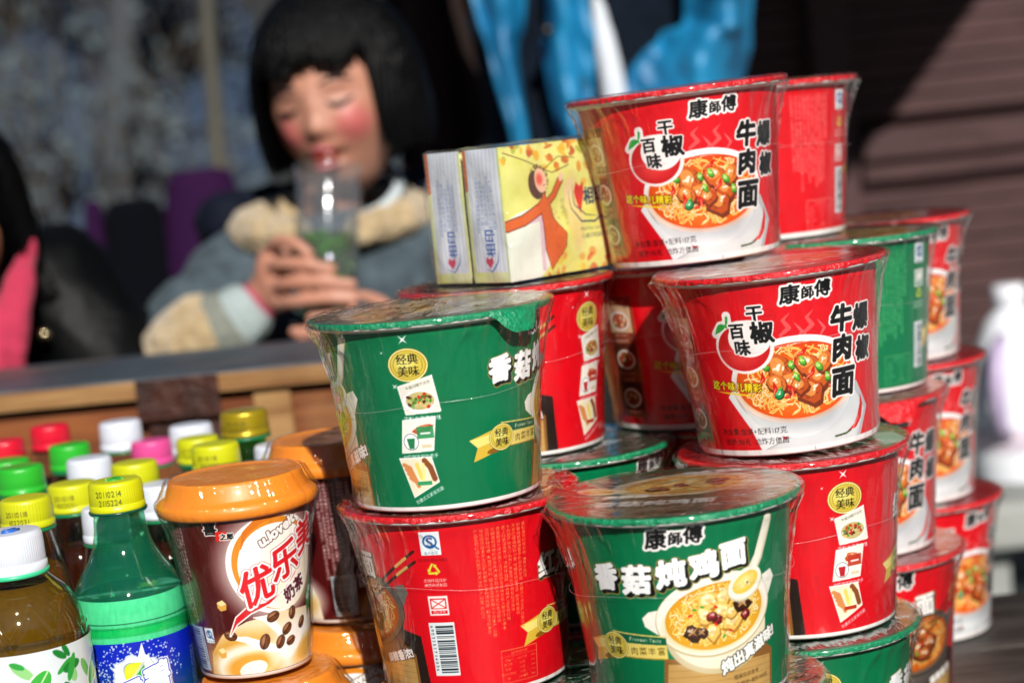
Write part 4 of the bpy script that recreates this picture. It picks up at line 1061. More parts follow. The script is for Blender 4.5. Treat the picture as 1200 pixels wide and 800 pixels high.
# ------------------------------------------------------------------ tissue pack
def build_tissue():
    # two paper packets bundled in clear film, one corner towards the camera
    A = Vector((.004, 1.226, 0)); zb, ht = .3418, .086
    yaw = math.radians(43)    # direction of the long front face
    r = empty('tissue_pack', (A.x, A.y, TZ+zb), (0, 0, yaw), 'yellow pack of tissues on a red cup, beside the topmost noodle cup', 'tissue pack')
    # local frame: +x along the picture face to the right-back, +y depth to the left-back
    LX, LY = .124, .074
    def front(w, h):
        cv = Canvas(w, h, 'e2e27c', res=.35, wrap=False); cv.kind = 'P'
        for _ in range(60): cv.ell(rnd.uniform(0, w), rnd.uniform(0, h), rnd.uniform(3, 9), rnd.uniform(3, 9), rnd.choice(['f0ee90', 'e0dc4c', 'ecec9c', 'd8dc60']), soft=.6, alpha=.5)
        cv.poly([(28, 0), (38, 8), (34, h*.55), (12, h*.5), (0, h*.44), (0, 0)], 'e8f0e0'); cv.poly([(0, h*.44), (22, h*.5), (33, h*.47), (33, 4), (30, 4), (29, h*.42), (0, h*.38)], 'dcc0cc')
        for _ in range(46):
            x = rnd.uniform(0, w*.75); y = h-abs(rnd.gauss(0, 9)); cv.ell(x, y, rnd.uniform(1.5, 4), rnd.uniform(.8, 2.4), rnd.choice(['e08a1c', 'c85a18', 'e8b028', 'b8461c', 'a8b030']), rnd.uniform(0, 180), alpha=.8)
        cv.line([(4, h-4), (24, h-11), (46, h-20), (60, h-16)], .7, '6a4a28'); cv.line([(40, h-17), (52, h-10), (66, h-12)], .6, '6a4a28')
        for _ in range(30): cv.ell(rnd.uniform(60, w), rnd.uniform(h*.6, h), rnd.uniform(1, 4), rnd.uniform(1, 3), rnd.choice(['e8a838', 'f0c850', 'd88a30']), rnd.uniform(0, 180), alpha=.6)
        for _ in range(26): cv.ell(rnd.uniform(26, w), rnd.uniform(0, 12), rnd.uniform(1.5, 4), rnd.uniform(1, 3), rnd.choice(['e08a3c', 'd8542c', 'e8c040']), rnd.uniform(0, 180), alpha=.7)
        # simple dancing figure in an orange dress (generic)
        for wd, c in ((1.6, '7a2c0c'), (0, 'd8601c')):
            g = wd/2
            cv.poly([(31-g, h*.56), (37, h*.6+g), (42+g, h*.54), (44+g, h*.42), (54+g, h*.30), (52+g, h*.2), (44, h*.12-g), (38, 4-g), (34-g, h*.2), (33-g, h*.4)], c)
            cv.line([(38, h*.54), (28, h*.5), (16, h*.44), (2, h*.41)], 6+wd, c); cv.line([(40, h*.55), (47, h*.6), (52, h*.7)], 4+wd, c)
            cv.line([(36.5, h*.56), (36.5, h*.63)], 3+wd, c)
        for _ in range(40): cv.ell(rnd.uniform(35, 50), rnd.uniform(h*.12, h*.5), .5, .5, 'a83410', alpha=.7)
        cv.ell(53, h*.73, 2, 3, 'f0c8a8'); cv.ell(30, h*.69, 7, 9.5, '4a3828', 15)
        for _ in range(46):
            a = rnd.uniform(0, 6.28); cv.line([(33+6*math.cos(a), h*.72+7*math.sin(a)), (33+9.5*math.cos(a+.2), h*.72+10.5*math.sin(a+.2))], .5, '3a2c20')
        cv.ell(35, h*.72, 5.6, 8, 'f0c0a0', 8); cv.ell(34, h*.73, 3, 3.6, 'e85a48', soft=.4); cv.line([(37, h*.68), (39, h*.685)], .5, '5a3020')
        cv.ell(64, h*.45, 7, 26, 'ecc890', 5, soft=.2, alpha=.6); cv.ell(60, h*.63, 4.5, 7, 'f0d4a8', alpha=.6)
        for x, y in ((55, h*.5), (57, h*.42)): cv.text('纸面巾', 4, x, y, '6a6a40', vert=True, alpha=.7)
        # heart mark and lettering
        hx, hy = 69, h*.57
        cv.poly([(hx, hy-12), (hx-4.4, hy+3), (hx-3, hy+9), (hx+.6, hy+6), (hx+3.6, hy+9), (hx+4, hy+1)], 'd4281c')
        cv.line([(hx-9, hy+4), (hx-7, hy-8), (hx, hy-17), (hx+12, hy-18), (hx+24, hy-12), (hx+28, hy+2), (hx+24, hy+10)], 1.3, '243a54', taper=True); cv.line([(hx-6, hy+8), (hx-4, hy-6), (hx+4, hy-13), (hx+16, hy-15)], .9, '243a54', taper=True)
        cv.text('相印', 12, hx+13, hy-1, '243a54', bold=.5, sx=.8); cv.text('Mind Act Upon Mind', 3, hx+12, hy-22, '4a5a54', shear=.1); cv.text('心相印纸面巾', 3.4, hx+10, hy-27, '4a4a5a', bold=.12)
        return cv.done()
    def end(w, h):
        cv = Canvas(w, h, 'dce4a8', res=.35, wrap=False)
        for _ in range(30): cv.ell(rnd.uniform(0, w), rnd.uniform(0, h), rnd.uniform(2, 6), rnd.uniform(2, 6), rnd.choice(['e8e878', 'f0f0c0', 'd8e080']), soft=.6, alpha=.6)
        for y in np.linspace(h*.72, h, 7): cv.ell(w*.04, y, 3, 3, 'd0602c', alpha=.8)
        a, b = w*.12, w*.92
        cv.rect(a, 7, b, h, 'dce2ee')
        for k in range(9):
            x = a+(b-a)*k/8; cv.line([(x, 7), (x, h)], .9, 'f0f4fa', .9); cv.line([(x+1, 7), (x+1, h)], .5, 'b8c4d8', .7)
        for k in range(5):
            s = ''.join(rnd.choice('心相印纸巾柔软洁净原生木浆卫生标准合格产品地址电话') for _ in range(13-(k % 3)*2)); cv.text(s, 2.9, a+7+k*3.6, h*.58, '5a72b4', vert=True, alpha=.8, bold=.1)
        cv.text('相印', 9, w*.56, h*.3, '2c50a8', rot=90, bold=.3, sx=1); hx, hy = w*.5, h*.155
        cv.poly([(hx, hy-4), (hx-4, hy), (hx-3, hy+3.6), (hx, hy+2), (hx+3, hy+3.6), (hx+4, hy)], 'd41c54'); cv.line([(hx-5, hy-4), (hx+2, hy-6), (hx+8, hy), (hx+9, hy+8)], .9, '2c50a8', taper=True)
        return cv.done()
    def panel(img, o, ux, uz, w, h, nrm, amp, seed):
        H, W, _ = img.shape; U, V = np.meshgrid((np.arange(W)+.5)/W, (np.arange(H)+.5)/H)
        rg = np.random.RandomState(seed); D = np.zeros_like(U)
        for k in range(8):
            fx, fy = rg.uniform(-9, 9), rg.uniform(-7, 7); D += np.sin(fx*U*2+fy*V*2+rg.rand()*6)*rg.rand()/8
        bul = np.clip(np.sin(U*PI), 0, 1)**.35*np.clip(np.sin(V*PI), 0, 1)**.35
        D = D*amp*bul+(bul-1)*.0010
        P = np.array(o)[None, None]+U[..., None]*w*np.array(ux)+V[..., None]*h*np.array(uz)+D[..., None]*np.array(nrm)
        return P
    mt = print_mat('tissue_wrap', rough=.3, coat=.5, mottle=.05, bump=.06)
    m_paper = principled('yellow_wrap', 'd8d68c', rough=.35, coat=.4, bump=(60, .3))
    half = LY/2
    efront = front(LX*1000, ht*1000)
    for k in range(2):
        y0 = k*half+.0008; bm = bmesh.new()
        bm_box(bm, (.0042, y0+.0042, .0015), (LX-.001, y0+half-.0022, ht-.0015), bevel=.003)
        pk = from_bm('packet', bm, m_paper, r)
        # printed end
        img = end(half*1000-1, ht*1000)
        P = panel(img, (.0004, y0+half-.0012, 0), (0, -1, 0), (0, 0, 1), half-.0022, ht, (-1, 0, 0), .0022, 5+k)
        link('end_print', grid_mesh('end_print', P, colors=img), mt, pk)
        if k == 0:
            P = panel(efront, (.0006, y0+.0002, 0), (1, 0, 0), (0, 0, 1), LX-.001, ht, (0, -1, 0), .0065, 9)
            link('front_print', grid_mesh('front_print', P, colors=efront), mt, pk)
    # top and bottom sheets of the wrapper plus clear film
    bm = bmesh.new(); bm_box(bm, (-.001, -.0006, -.0005), (LX+.001, LY+.0006, ht+.0012), bevel=.004)
    bmesh.ops.subdivide_edges(bm, edges=bm.edges[:], cuts=6, use_grid_fill=True)
    for v in bm.verts: v.co += Vector(mnoise.noise_vector(v.co*55))*.0036+Vector((-.0006 if v.co.x < .002 else 0, -.0018 if v.co.y < .002 else 0, 0))
    from_bm('film_wrap', bm, film_mat('pack_film', base=.05, edge=.5, power=2.2, rough=.09, bumpscale=55, bump=.9, milk=.03), r)

# ------------------------------------------------------------------ table and chest
def wood(name, c1, c2, scale=6, stretch=(1, 12, 12), rough=.6, bump=.25, c3=None, spec=.3):
    m, nt, N, L = new_mat(name)
    out = N.new('ShaderNodeOutputMaterial'); b = N.new('ShaderNodeBsdfPrincipled'); L.new(b.outputs[0], out.inputs[0])
    tc = N.new('ShaderNodeTexCoord'); mp = N.new('ShaderNodeMapping'); mp.inputs['Scale'].default_value = stretch; L.new(tc.outputs['Object'], mp.inputs[0])
    n = N.new('ShaderNodeTexNoise'); n.inputs['Scale'].default_value = scale; n.inputs['Detail'].default_value = 8; n.inputs['Roughness'].default_value = .65; n.inputs['Distortion'].default_value = .7
    L.new(mp.outputs[0], n.inputs['Vector'])
    r = N.new('ShaderNodeValToRGB'); e = r.color_ramp.elements; e[0].position = .35; e[0].color = (*lin(c1), 1); e[1].position = .68; e[1].color = (*lin(c2), 1)
    L.new(n.outputs['Fac'], r.inputs[0])
    n2 = N.new('ShaderNodeTexNoise'); n2.inputs['Scale'].default_value = 4; n2.inputs['Detail'].default_value = 5; L.new(tc.outputs['Object'], n2.inputs['Vector'])
    r2 = N.new('ShaderNodeValToRGB'); r2.color_ramp.elements[0].position = .52; r2.color_ramp.elements[1].position = .66; L.new(n2.outputs['Fac'], r2.inputs[0])
    mx = N.new('ShaderNodeMix'); mx.data_type = 'RGBA'; L.new(r2.outputs[0], mx.inputs[0]); L.new(r.outputs[0], mx.inputs[6]); mx.inputs[7].default_value = (*lin(c3 or c1), 1)
    L.new(mx.outputs[2], b.inputs['Base Color']); b.inputs['Roughness'].default_value = rough; b.inputs['Specular IOR Level'].default_value = spec
    bp = N.new('ShaderNodeBump'); bp.inputs['Strength'].default_value = bump; bp.inputs['Distance'].default_value = .004; L.new(n.outputs['Fac'], bp.inputs['Height']); L.new(bp.outputs[0], b.inputs['Normal'])
    return m

def build_furniture():
    t = empty('stall_table', (-.15, 1.1, 0), label='weathered dark wooden stall table carrying the cups and bottles', cat='table')
    m = wood('weathered_grey_wood', '1e1a18', '4c4642', 5, (1, 10, 10), .5, .5, '2c2826')
    x = -.62; k = 0
    ys = np.linspace(-.42, .535, 7)
    top = bmesh.new()
    for a, b in zip(ys[:-1], ys[1:]): bm_box(top, (-.62, a+.0015, TZ-.028), (.72, b-.0015, TZ-.0006-.0008*rnd.random()), bevel=.002)
    from_bm('tabletop', top, m, t, smooth=False)
    for sx in (-.56, .64):
        for sy in (-.38, .48):
            bm = bmesh.new(); bm_box(bm, (sx-.025, sy-.025, 0), (sx+.025, sy+.025, TZ-.03), bevel=.003); from_bm('leg', bm, m, t, smooth=False)
    for sy in (-.38, .48):
        bm = bmesh.new(); bm_box(bm, (-.53, sy-.012, TZ-.1), (.61, sy+.012, TZ-.029), bevel=.002); from_bm('apron', bm, m, t, smooth=False)
    # chest
    c = empty('wooden_chest', (-.30, 1.745, 0), (0, 0, math.radians(-4.2)), 'worn orange-brown wooden chest with dark top and rusty clasp behind the bottles', 'chest')
    side = wood('worn_orange_wood', '542612', '8a5028', 4, (1, 3, 14), .65, .5, '9a7048'); pale = wood('pale_worn_wood', '7e5630', 'b08c5c', 5, (1, 8, 20), .7, .5, '5a3820')
    topm = wood('sky_tinted_worn_top', '262c34', '545f68', 4, (2, 10, 10), .45, .5, '6a5a48', spec=.5)  # blue-grey of the sky's reflection is in the colour; brown patches are wear
    x0, x1, H, D = -.85, .36, TZ+.25, .215
    bm = bmesh.new(); bm_box(bm, (x0, .006, 0), (x1, D, H-.022)); from_bm('chest_body', bm, side, c, smooth=False)
    bm = bmesh.new(); bm_box(bm, (x0-.005, -.004, H-.0205), (x1+.005, D+.004, H), bevel=.003)
    lid = from_bm('lid', bm, topm, c, smooth=False)
    bm = bmesh.new(); bm_box(bm, (x0-.005, -.008, H-.0185), (x1+.005, -.0045, H-.002), bevel=.001); from_bm('lid_edge', bm, pale, lid, smooth=False)
    for xa, xb in ((-.62, -.585), (-.345, -.315), (.062, .096), (.32, .358)):
        bm = bmesh.new(); bm_box(bm, (xa, -.001, .02), (xb, .0055, H-.024), bevel=.001); from_bm('stile', bm, pale, c, smooth=False)
    dm = principled('rusty_dark_metal', '2a1510', rough=.6, metal=.2, noise=(30, 1, '4a2416'), bump=(80, .5))
    h = empty('clasp', (0, 0, 0)); h.parent = c
    bm = bmesh.new(); bm_box(bm, (-.042, -.0125, H-.034), (.034, -.0085, H-.001), bevel=.001); bm_box(bm, (-.042, -.014, H-.0385), (.034, -.0085, H-.0345), bevel=.001)
    from_bm('hasp_plate', bm, dm, h, smooth=False)
    bm = bmesh.new(); bm_box(bm, (-.036, -.005, H-.062), (.038, -.0015, H-.040), bevel=.001); from_bm('staple_plate', bm, dm, h, smooth=False)
    for hx in (-.03, 0, .026):
        bm = bmesh.new(); bmesh.ops.create_uvsphere(bm, u_segments=10, v_segments=6, radius=.003, matrix=Matrix.Translation((hx, -.0125, H-.016))); from_bm('rivet', bm, dm, h)
# ------------------------------------------------------------------ people
def ball(bm, c, r, s=(1, 1, 1), M=None):
    g = bmesh.ops.create_icosphere(bm, subdivisions=3, radius=1)
    T = Matrix.Translation(c) @ (M.to_4x4() if M else Matrix.Identity(4)) @ Matrix.Diagonal((r*s[0], r*s[1], r*s[2], 1))
    bmesh.ops.transform(bm, matrix=T, verts=g['verts'])
def limb(bm, pts, rad, seg=14):
    n = max(2, 4*(len(pts)-1)+1)
    P = spline([(*p, r) for p, r in zip(pts, rad)], n)
    tube_bm(bm, [tuple(q[:3]) for q in P], [max(.002, q[3]) for q in P], seg)
    ball(bm, Vector(pts[0]), rad[0]); ball(bm, Vector(pts[-1]), rad[-1])
def loft(bm, rings, seg=24):
    """rings: (cx, cy, z, rx, ry) bottom to top"""
    prev = None; n = (len(rings)-1)*4+1; R = spline(rings, n)
    for i, (cx, cy, z, rx, ry) in enumerate(R):
        ring = [bm.verts.new((cx+rx*math.cos(2*PI*k/seg), cy+ry*math.sin(2*PI*k/seg), z)) for k in range(seg)]
        if prev:
            for k in range(seg): bm.faces.new((prev[k], prev[(k+1) % seg], ring[(k+1) % seg], ring[k]))
        else: bm.faces.new(ring[::-1])
        prev = ring
    bm.faces.new(prev)

def fuse(name, bm, voxel, mats, parent=None, smooth=4, disp=None):
    """one continuous skin over everything collected in bm"""
    me = bpy.data.meshes.new(name); bm.normal_update(); bm.to_mesh(me); bm.free()
    o = bpy.data.objects.new(name, me); COL.objects.link(o)
    r = o.modifiers.new('r', 'REMESH'); r.mode = 'VOXEL'; r.voxel_size = voxel
    if smooth: s = o.modifiers.new('s', 'SMOOTH'); s.iterations = smooth; s.factor = .5
    bpy.context.view_layer.update()
    me2 = bpy.data.meshes.new_from_object(o.evaluated_get(bpy.context.evaluated_depsgraph_get()))
    bpy.data.objects.remove(o); me2.name = name
    if disp:
        co = np.zeros(len(me2.vertices)*3, np.float32); me2.vertices.foreach_get('co', co); co = co.reshape(-1, 3)
        no = np.zeros_like(co).reshape(-1); me2.vertices.foreach_get('normal', no); no = no.reshape(-1, 3)
        d = np.array([disp(Vector(c)) for c in co], np.float32); co += no*d[:, None]
        me2.vertices.foreach_set('co', co.reshape(-1)); me2.update()
    return link(name, me2, mats, parent)

def head_bm(bm, C, Mr, s=1.0, mouth_open=.5):
    """sculpted head: C centre, Mr rotation (face looks along local -Y)"""
    nu, nv = 96, 72; V = []
    def g(x, z, cx, cz, sx, sz): return math.exp(-((x-cx)/sx)**2-((z-cz)/sz)**2)
    rows = []
    for j in range(nv+1):
        ph = -PI/2+PI*j/nv; row = []
        for i in range(nu):
            th = 2*PI*i/nu; x = math.cos(ph)*math.sin(th); y = -math.cos(ph)*math.cos(th); z = math.sin(ph)
            X, Y, Z = x*.074, y*.084, z*.104
            if Z < 0:
                k = 1-.34*(-Z/.104)**1.6; X *= k; Y = Y*(1-.16*(-Z/.104)) if Y < 0 else Y*(1-.5*(-Z/.104))
            if y < 0.1:
                f = min(1, max(0, -y*1.6+.1)); d = 0
                d += .0145*g(X, Z, 0, -.024, .0105, .012)+.0045*g(X, Z, 0, .002, .009, .02)
                d += .0045*g(X, Z, -.012, -.027, .006, .006)+.0045*g(X, Z, .012, -.027, .006, .006)
                d -= .0075*(g(X, Z, -.031, .006, .016, .011)+g(X, Z, .031, .006, .016, .011))
                d += .0045*(g(X, Z, -.031, .004, .011, .006)+g(X, Z, .031, .004, .011, .006))
                d += .004*(g(X, Z, -.03, .022, .02, .007)+g(X, Z, .03, .022, .02, .007))
                d += .008*(g(X, Z, -.041, -.028, .018, .018)+g(X, Z, .041, -.028, .018, .018))
                d += .0085*g(X, Z, 0, -.046, .017, .0055)+.008*g(X, Z, 0, -.066, .015, .0055)-.016*mouth_open*g(X, Z, 0, -.056, .014, .006)
                d += .007*g(X, Z, 0, -.084, .02, .012)
                Y -= d*f
            row.append(bm.verts.new(C+Mr @ Vector((X, Y, Z))*s))
        rows.append(row)
    for a, b in zip(rows[:-1], rows[1:]):
        for i in range(nu):
            try: bm.faces.new((a[i], a[(i+1) % nu], b[(i+1) % nu], b[i]))
            except ValueError: pass
    for sx in (-1, 1):
        ball(bm, C+Mr @ Vector((sx*.074, .006, -.004))*s, .02*s, (.32, .62, 1), Mr)

def skin_mat(name, base, cheeks, cheek_col='d0404a', r=.028, lips=None):
    m, nt, N, L = new_mat(name)
    out = N.new('ShaderNodeOutputMaterial'); b = N.new('ShaderNodeBsdfPrincipled'); L.new(b.outputs[0], out.inputs[0])
    tc = N.new('ShaderNodeTexCoord')
    n = N.new('ShaderNodeTexNoise'); n.inputs['Scale'].default_value = 22; n.inputs['Detail'].default_value = 5; L.new(tc.outputs['Object'], n.inputs[0])
    mx = N.new('ShaderNodeMix'); mx.data_type = 'RGBA'; mx.inputs[6].default_value = (*lin(base), 1); c = lin(base); mx.inputs[7].default_value = (c[0]*.8, c[1]*.66, c[2]*.62, 1)
    L.new(n.outputs['Fac'], mx.inputs[0]); cur = mx.outputs[2]
    for p, col, rr in [(q, cheek_col, r) for q in cheeks]+([(lips, 'b84a50', .016)] if lips else []):
        d = N.new('ShaderNodeVectorMath'); d.operation = 'DISTANCE'; d.inputs[1].default_value = p; L.new(tc.outputs['Object'], d.inputs[0])
        mr = N.new('ShaderNodeMapRange'); mr.interpolation_type = 'SMOOTHERSTEP'; mr.inputs['From Min'].default_value = rr*.25; mr.inputs['From Max'].default_value = rr*1.35; mr.inputs['To Min'].default_value = .62; mr.inputs['To Max'].default_value = 0
        L.new(d.outputs['Value'], mr.inputs[0]); k = N.new('ShaderNodeMix'); k.data_type = 'RGBA'; L.new(mr.outputs[0], k.inputs[0]); L.new(cur, k.inputs[6]); k.inputs[7].default_value = (*lin(col), 1); cur = k.outputs[2]
    L.new(cur, b.inputs['Base Color']); b.inputs['Roughness'].default_value = .5
    b.inputs['Subsurface Weight'].default_value = .12; b.inputs['Subsurface Radius'].default_value = (.01, .004, .002); b.inputs['Subsurface Scale'].default_value = 1
    return m

def hair_mesh(name, C, Mr, s, par, mat, cover, length, fringe, bulk=1.0, seed=1, fw=.62):
    """hair as several hundred flat locks over the skull: crown -> sides/back, and a cut fringe"""
    rg = random.Random(seed); bm = bmesh.new()
    # under-layer that closes the scalp
    def P(v): return C+Mr @ Vector(v)*s
    for j in range(1700):
        th = rg.uniform(0, 2*PI)                       # 0 = front (-Y)
        front = abs((th+PI) % (2*PI)-PI)
        st = rg.uniform(0, .55)                        # start near crown
        isf = front < fw
        ln = (fringe+rg.uniform(-.012, .012)+.006*math.sin(th*9+1)) if isf else (length+rg.uniform(-.022, .010))
        pts = []; lean = rg.uniform(-.05, .05); k = rg.uniform(1.06, 1.22)*bulk
        for i in range(9):
            t = i/8; ph = PI/2-st-t*(PI/2-st+.05)      # polar from crown down to the equator
            if ph > .12 or True:
                x = math.cos(ph)*math.sin(th+lean*t); y = -math.cos(ph)*math.cos(th+lean*t); z = math.sin(ph)
            pts.append([x*.078*k, y*.088*k+.004, z*.106*k+.002])
        # straight fall below the equator or trimmed fringe
        lowest = ln
        out = [p for p in pts if p[2] > lowest]
        if not out: continue
        last = out[-1]
        if lowest < last[2]-.002:
            q = 1.02 if not isf else 1.0
            for u in (.35, .7, 1):
                zz = last[2]+(lowest-last[2])*u; inw = 1-.05*u*u if not isf else 1-.02*u
                out.append([last[0]*q*inw, last[1]*q*inw, zz])
        w = rg.uniform(.0018, .0042); prev = None
        tan = Vector((math.cos(th), math.sin(th), 0))
        for i, p in enumerate(out):
            ww = w*(1 if i < len(out)-1 else .35)
            a = bm.verts.new(P((p[0]-tan.x*ww, p[1]-tan.y*ww, p[2]))); c = bm.verts.new(P((p[0]*1.012, p[1]*1.012, p[2]+.0006))); b = bm.verts.new(P((p[0]+tan.x*ww, p[1]+tan.y*ww, p[2])))
            if prev: bm.faces.new((prev[0], prev[1], c, a)); bm.faces.new((prev[1], prev[2], b, c))
            prev = (a, c, b)
    return from_bm(name, bm, mat, par)

hair_black = principled('black_hair', '050506', rough=.42, spec=.14, bump=(200, .6), stretch=(1, 1, .06))

def finger(bm, pts, r=.0072):
    limb(bm, [Vector(p) for p in pts], [r*1.05, r*1.1, r, r*.85], 12)

def build_girl():
    root = empty('person', (-.2, 2.32, 0), label='child with black bobbed hair and red cheeks drinking from a clear cup', cat='person')
    O = Vector((-.2, 2.32, 0))
    def W(x, y, z): return Vector((x, y, z+TZ))-O
    Mr = Euler((math.radians(10), math.radians(6), math.radians(-17)), 'ZYX').to_matrix()
    Mr = Matrix.Rotation(math.radians(-17), 3, 'Z') @ Matrix.Rotation(math.radians(-6), 3, 'Y') @ Matrix.Rotation(math.radians(3), 3, 'X')
    HC = W(-.174, 2.297, .490)
    s = 1.03
    bm = bmesh.new()
    head_bm(bm, HC, Mr, s, .8)
    limb(bm, [W(-.2, 2.33, .30), W(-.195, 2.325, .37), W(-.188, 2.31, .42)], [.045, .036, .038])
    loft(bm, [(0, 0.01, TZ-.08, .085, .06), (0, .01, TZ+.05, .09, .062), (0, .01, TZ+.2, .1, .062), (0, .01, TZ+.28, .11, .06), (0, .01, TZ+.32, .08, .05)])
    # legs
    for sx in (-1, 1):
        limb(bm, [Vector((sx*.048, .01, TZ-.08)), Vector((sx*.05, .0, .27)), Vector((sx*.052, .015, .07))], [.06, .042, .028])
        limb(bm, [Vector((sx*.052, .02, .035)), Vector((sx*.06, -.09, .03))], [.03, .026])
    # right arm (left in view)
    limb(bm, [W(-.315, 2.33, .3), W(-.36, 2.2, .2), W(-.283, 2.166, .272), W(-.262, 2.158, .295)], [.035, .03, .022, .022])
    limb(bm, [W(-.088, 2.33, .3), W(-.03, 2.2, .18), W(-.10, 2.152, .205), W(-.125, 2.148, .21)], [.035, .03, .022, .022])
    ball(bm, W(-.256, 2.152, .303), .03, (.72, .8, 1.25)); ball(bm, W(-.135, 2.136, .212), .03, (.8, .8, 1.2))
    for f in [[(-.258, 2.155, .328), (-.247, 2.128, .342), (-.226, 2.106, .342), (-.209, 2.099, .329)],
              [(-.262, 2.15, .308), (-.243, 2.116, .320), (-.212, 2.100, .316), (-.186, 2.098, .310)],
              [(-.262, 2.15, .290), (-.236, 2.112, .298), (-.197, 2.098, .296), (-.166, 2.096, .291)],
              [(-.256, 2.15, .271), (-.233, 2.112, .277), (-.195, 2.098, .278), (-.166, 2.096, .274)],
              [(-.262, 2.165, .306), (-.25, 2.178, .326), (-.236, 2.184, .336), (-.222, 2.186, .338)],
              [(-.130, 2.14, .236), (-.150, 2.104, .252), (-.183, 2.086, .258), (-.213, 2.082, .260)],
              [(-.130, 2.14, .218), (-.155, 2.102, .231), (-.193, 2.083, .241), (-.233, 2.084, .247)],
              [(-.131, 2.14, .200), (-.157, 2.100, .213), (-.194, 2.082, .222), (-.233, 2.084, .231)],
              [(-.132, 2.142, .184), (-.159, 2.102, .195), (-.191, 2.084, .205), (-.222, 2.086, .214)],
              [(-.125, 2.155, .23), (-.135, 2.17, .255), (-.155, 2.178, .268), (-.172, 2.18, .272)]]:
        finger(bm, [W(*p) for p in f])
    def hp(v): return HC+Mr @ Vector(v)*s
    sk = skin_mat('child_skin', 'bc8a74', [hp((-.043, -.072, -.027)), hp((.043, -.072, -.027))], 'bc4854', .028, hp((0, -.09, -.056)))
    body = fuse('body', bm, .0032, sk, root, smooth=2)
    # face details
    dark = principled('lash_dark', '1c0f0c', rough=.6)
    for sx in (-1, 1):
        b = bmesh.new(); tube_bm(b, [hp((sx*.016, -.0795, .004)), hp((sx*.024, -.0805, -.0005)), hp((sx*.034, -.077, -.001)), hp((sx*.045, -.068, .004))], [.0012, .0022, .0024, .0012], 8); from_bm('eyelashes', b, dark, body)
        b = bmesh.new(); tube_bm(b, [hp((sx*.014, -.084, .024)), hp((sx*.03, -.080, .029)), hp((sx*.048, -.066, .024))], [.0012, .002, .001], 8); from_bm('eyebrow', b, dark, body)
    b = bmesh.new(); ball(b, hp((0, -.079, -.057)), .016, (1.0, .6, .75), Mr); from_bm('mouth', b, principled('mouth_red', '7c2814', rough=.35), body)
    b = bmesh.new()
    N = 28
    for zc, ry in ((-.0475, 1), (-.0655, 1)):
        tube_bm(b, [hp((t*.016, -.089+abs(t)**2*.010, zc+(.003 if zc > -.05 else -.001)*(1-abs(t)))) for t in np.linspace(-1, 1, 9)], [.0012, .0026, .0034, .0036, .0038, .0036, .0034, .0026, .0012], 8)
    from_bm('lips', b, principled('lip_pink', 'a8565a', rough=.35), body)
    hair_mesh('hair', HC+Mr @ Vector((0, .004, .006)), Mr, s, body, hair_black, .9, -.050, .046, 1.05, 3, .86)
    bb = bmesh.new(); ball(bb, HC+Mr @ Vector((0, .016, .014))*s, 1, (.083*s, .088*s, .104*s), Mr)
    ball(bb, HC+Mr @ Vector((0, .040, -.02))*s, 1, (.084*s, .056*s, .06*s), Mr)
    for sx in (-1, 1): ball(bb, HC+Mr @ Vector((sx*.083, .026, -.012))*s, 1, (.014*s, .036*s, .055*s), Mr)
    fuse('hair_mass', bb, .004, hair_black, body, smooth=2, disp=lambda c: .0035*mnoise.noise(Vector((math.atan2(c.x-HC.x, c.y-HC.y)*14, c.z*6, 0))))
    # clothes
    denim = principled('blue_grey_denim', '323f46', rough=.95, noise=(40, .9, '4e5c64'), bump=(150, .4))
    fleece = principled('beige_fleece', 'a08a64', rough=.95, sheen=.4, noise=(60, .8, 'c4ae88'), bump=(130, .9))
    grey = principled('grey_knit', '6c7068', rough=.95, noise=(80, .6, '8a8e84'), bump=(160, .5)); pale = principled('pale_ribbing', '9aa8a8', rough=.9, bump=(160, .5)); pink = principled('pink_knit', 'a04058', rough=.9, bump=(150, .5))
    bm = bmesh.new()
    loft(bm, [(0, .0, TZ-.12, .125, .1), (0, .0, TZ+.05, .132, .102), (0, .0, TZ+.2, .142, .1), (0, .01, TZ+.29, .15, .09), (0, .015, TZ+.345, .11, .07), (0, .015, TZ+.362, .07, .05)])
    limb(bm, [W(-.305, 2.335, .305), W(-.36, 2.26, .26), W(-.375, 2.2, .215)], [.055, .054, .052])
    limb(bm, [W(-.095, 2.335, .305), W(-.03, 2.26, .25), W(-.02, 2.19, .2), W(-.075, 2.158, .2)], [.055, .058, .052, .045])
    jk = fuse('jacket', bm, .009, denim, root, smooth=5, disp=lambda c: .007*(1-2.4*abs(mnoise.noise(c*11)))+.003*mnoise.noise(c*34))
    def band(name, pts, rad, mat, amp=.003):
        b = bmesh.new(); limb(b, pts, rad, 20)
        return fuse(name, b, .006, mat, jk, smooth=3, disp=lambda c: amp*mnoise.noise(c*40))
    band('sleeve_fleece', [W(-.385, 2.19, .20), W(-.352, 2.168, .232), W(-.342, 2.166, .24)], [.058, .056, .054], fleece, .006)
    band('sleeve_knit', [W(-.344, 2.164, .236), W(-.322, 2.162, .25)], [.05, .046], grey)
    band('sleeve_cuff', [W(-.322, 2.162, .249), W(-.300, 2.16, .262)], [.043, .038], pale)
    band('inner_cuff', [W(-.300, 2.16, .262), W(-.289, 2.161, .270)], [.033, .030], pink)
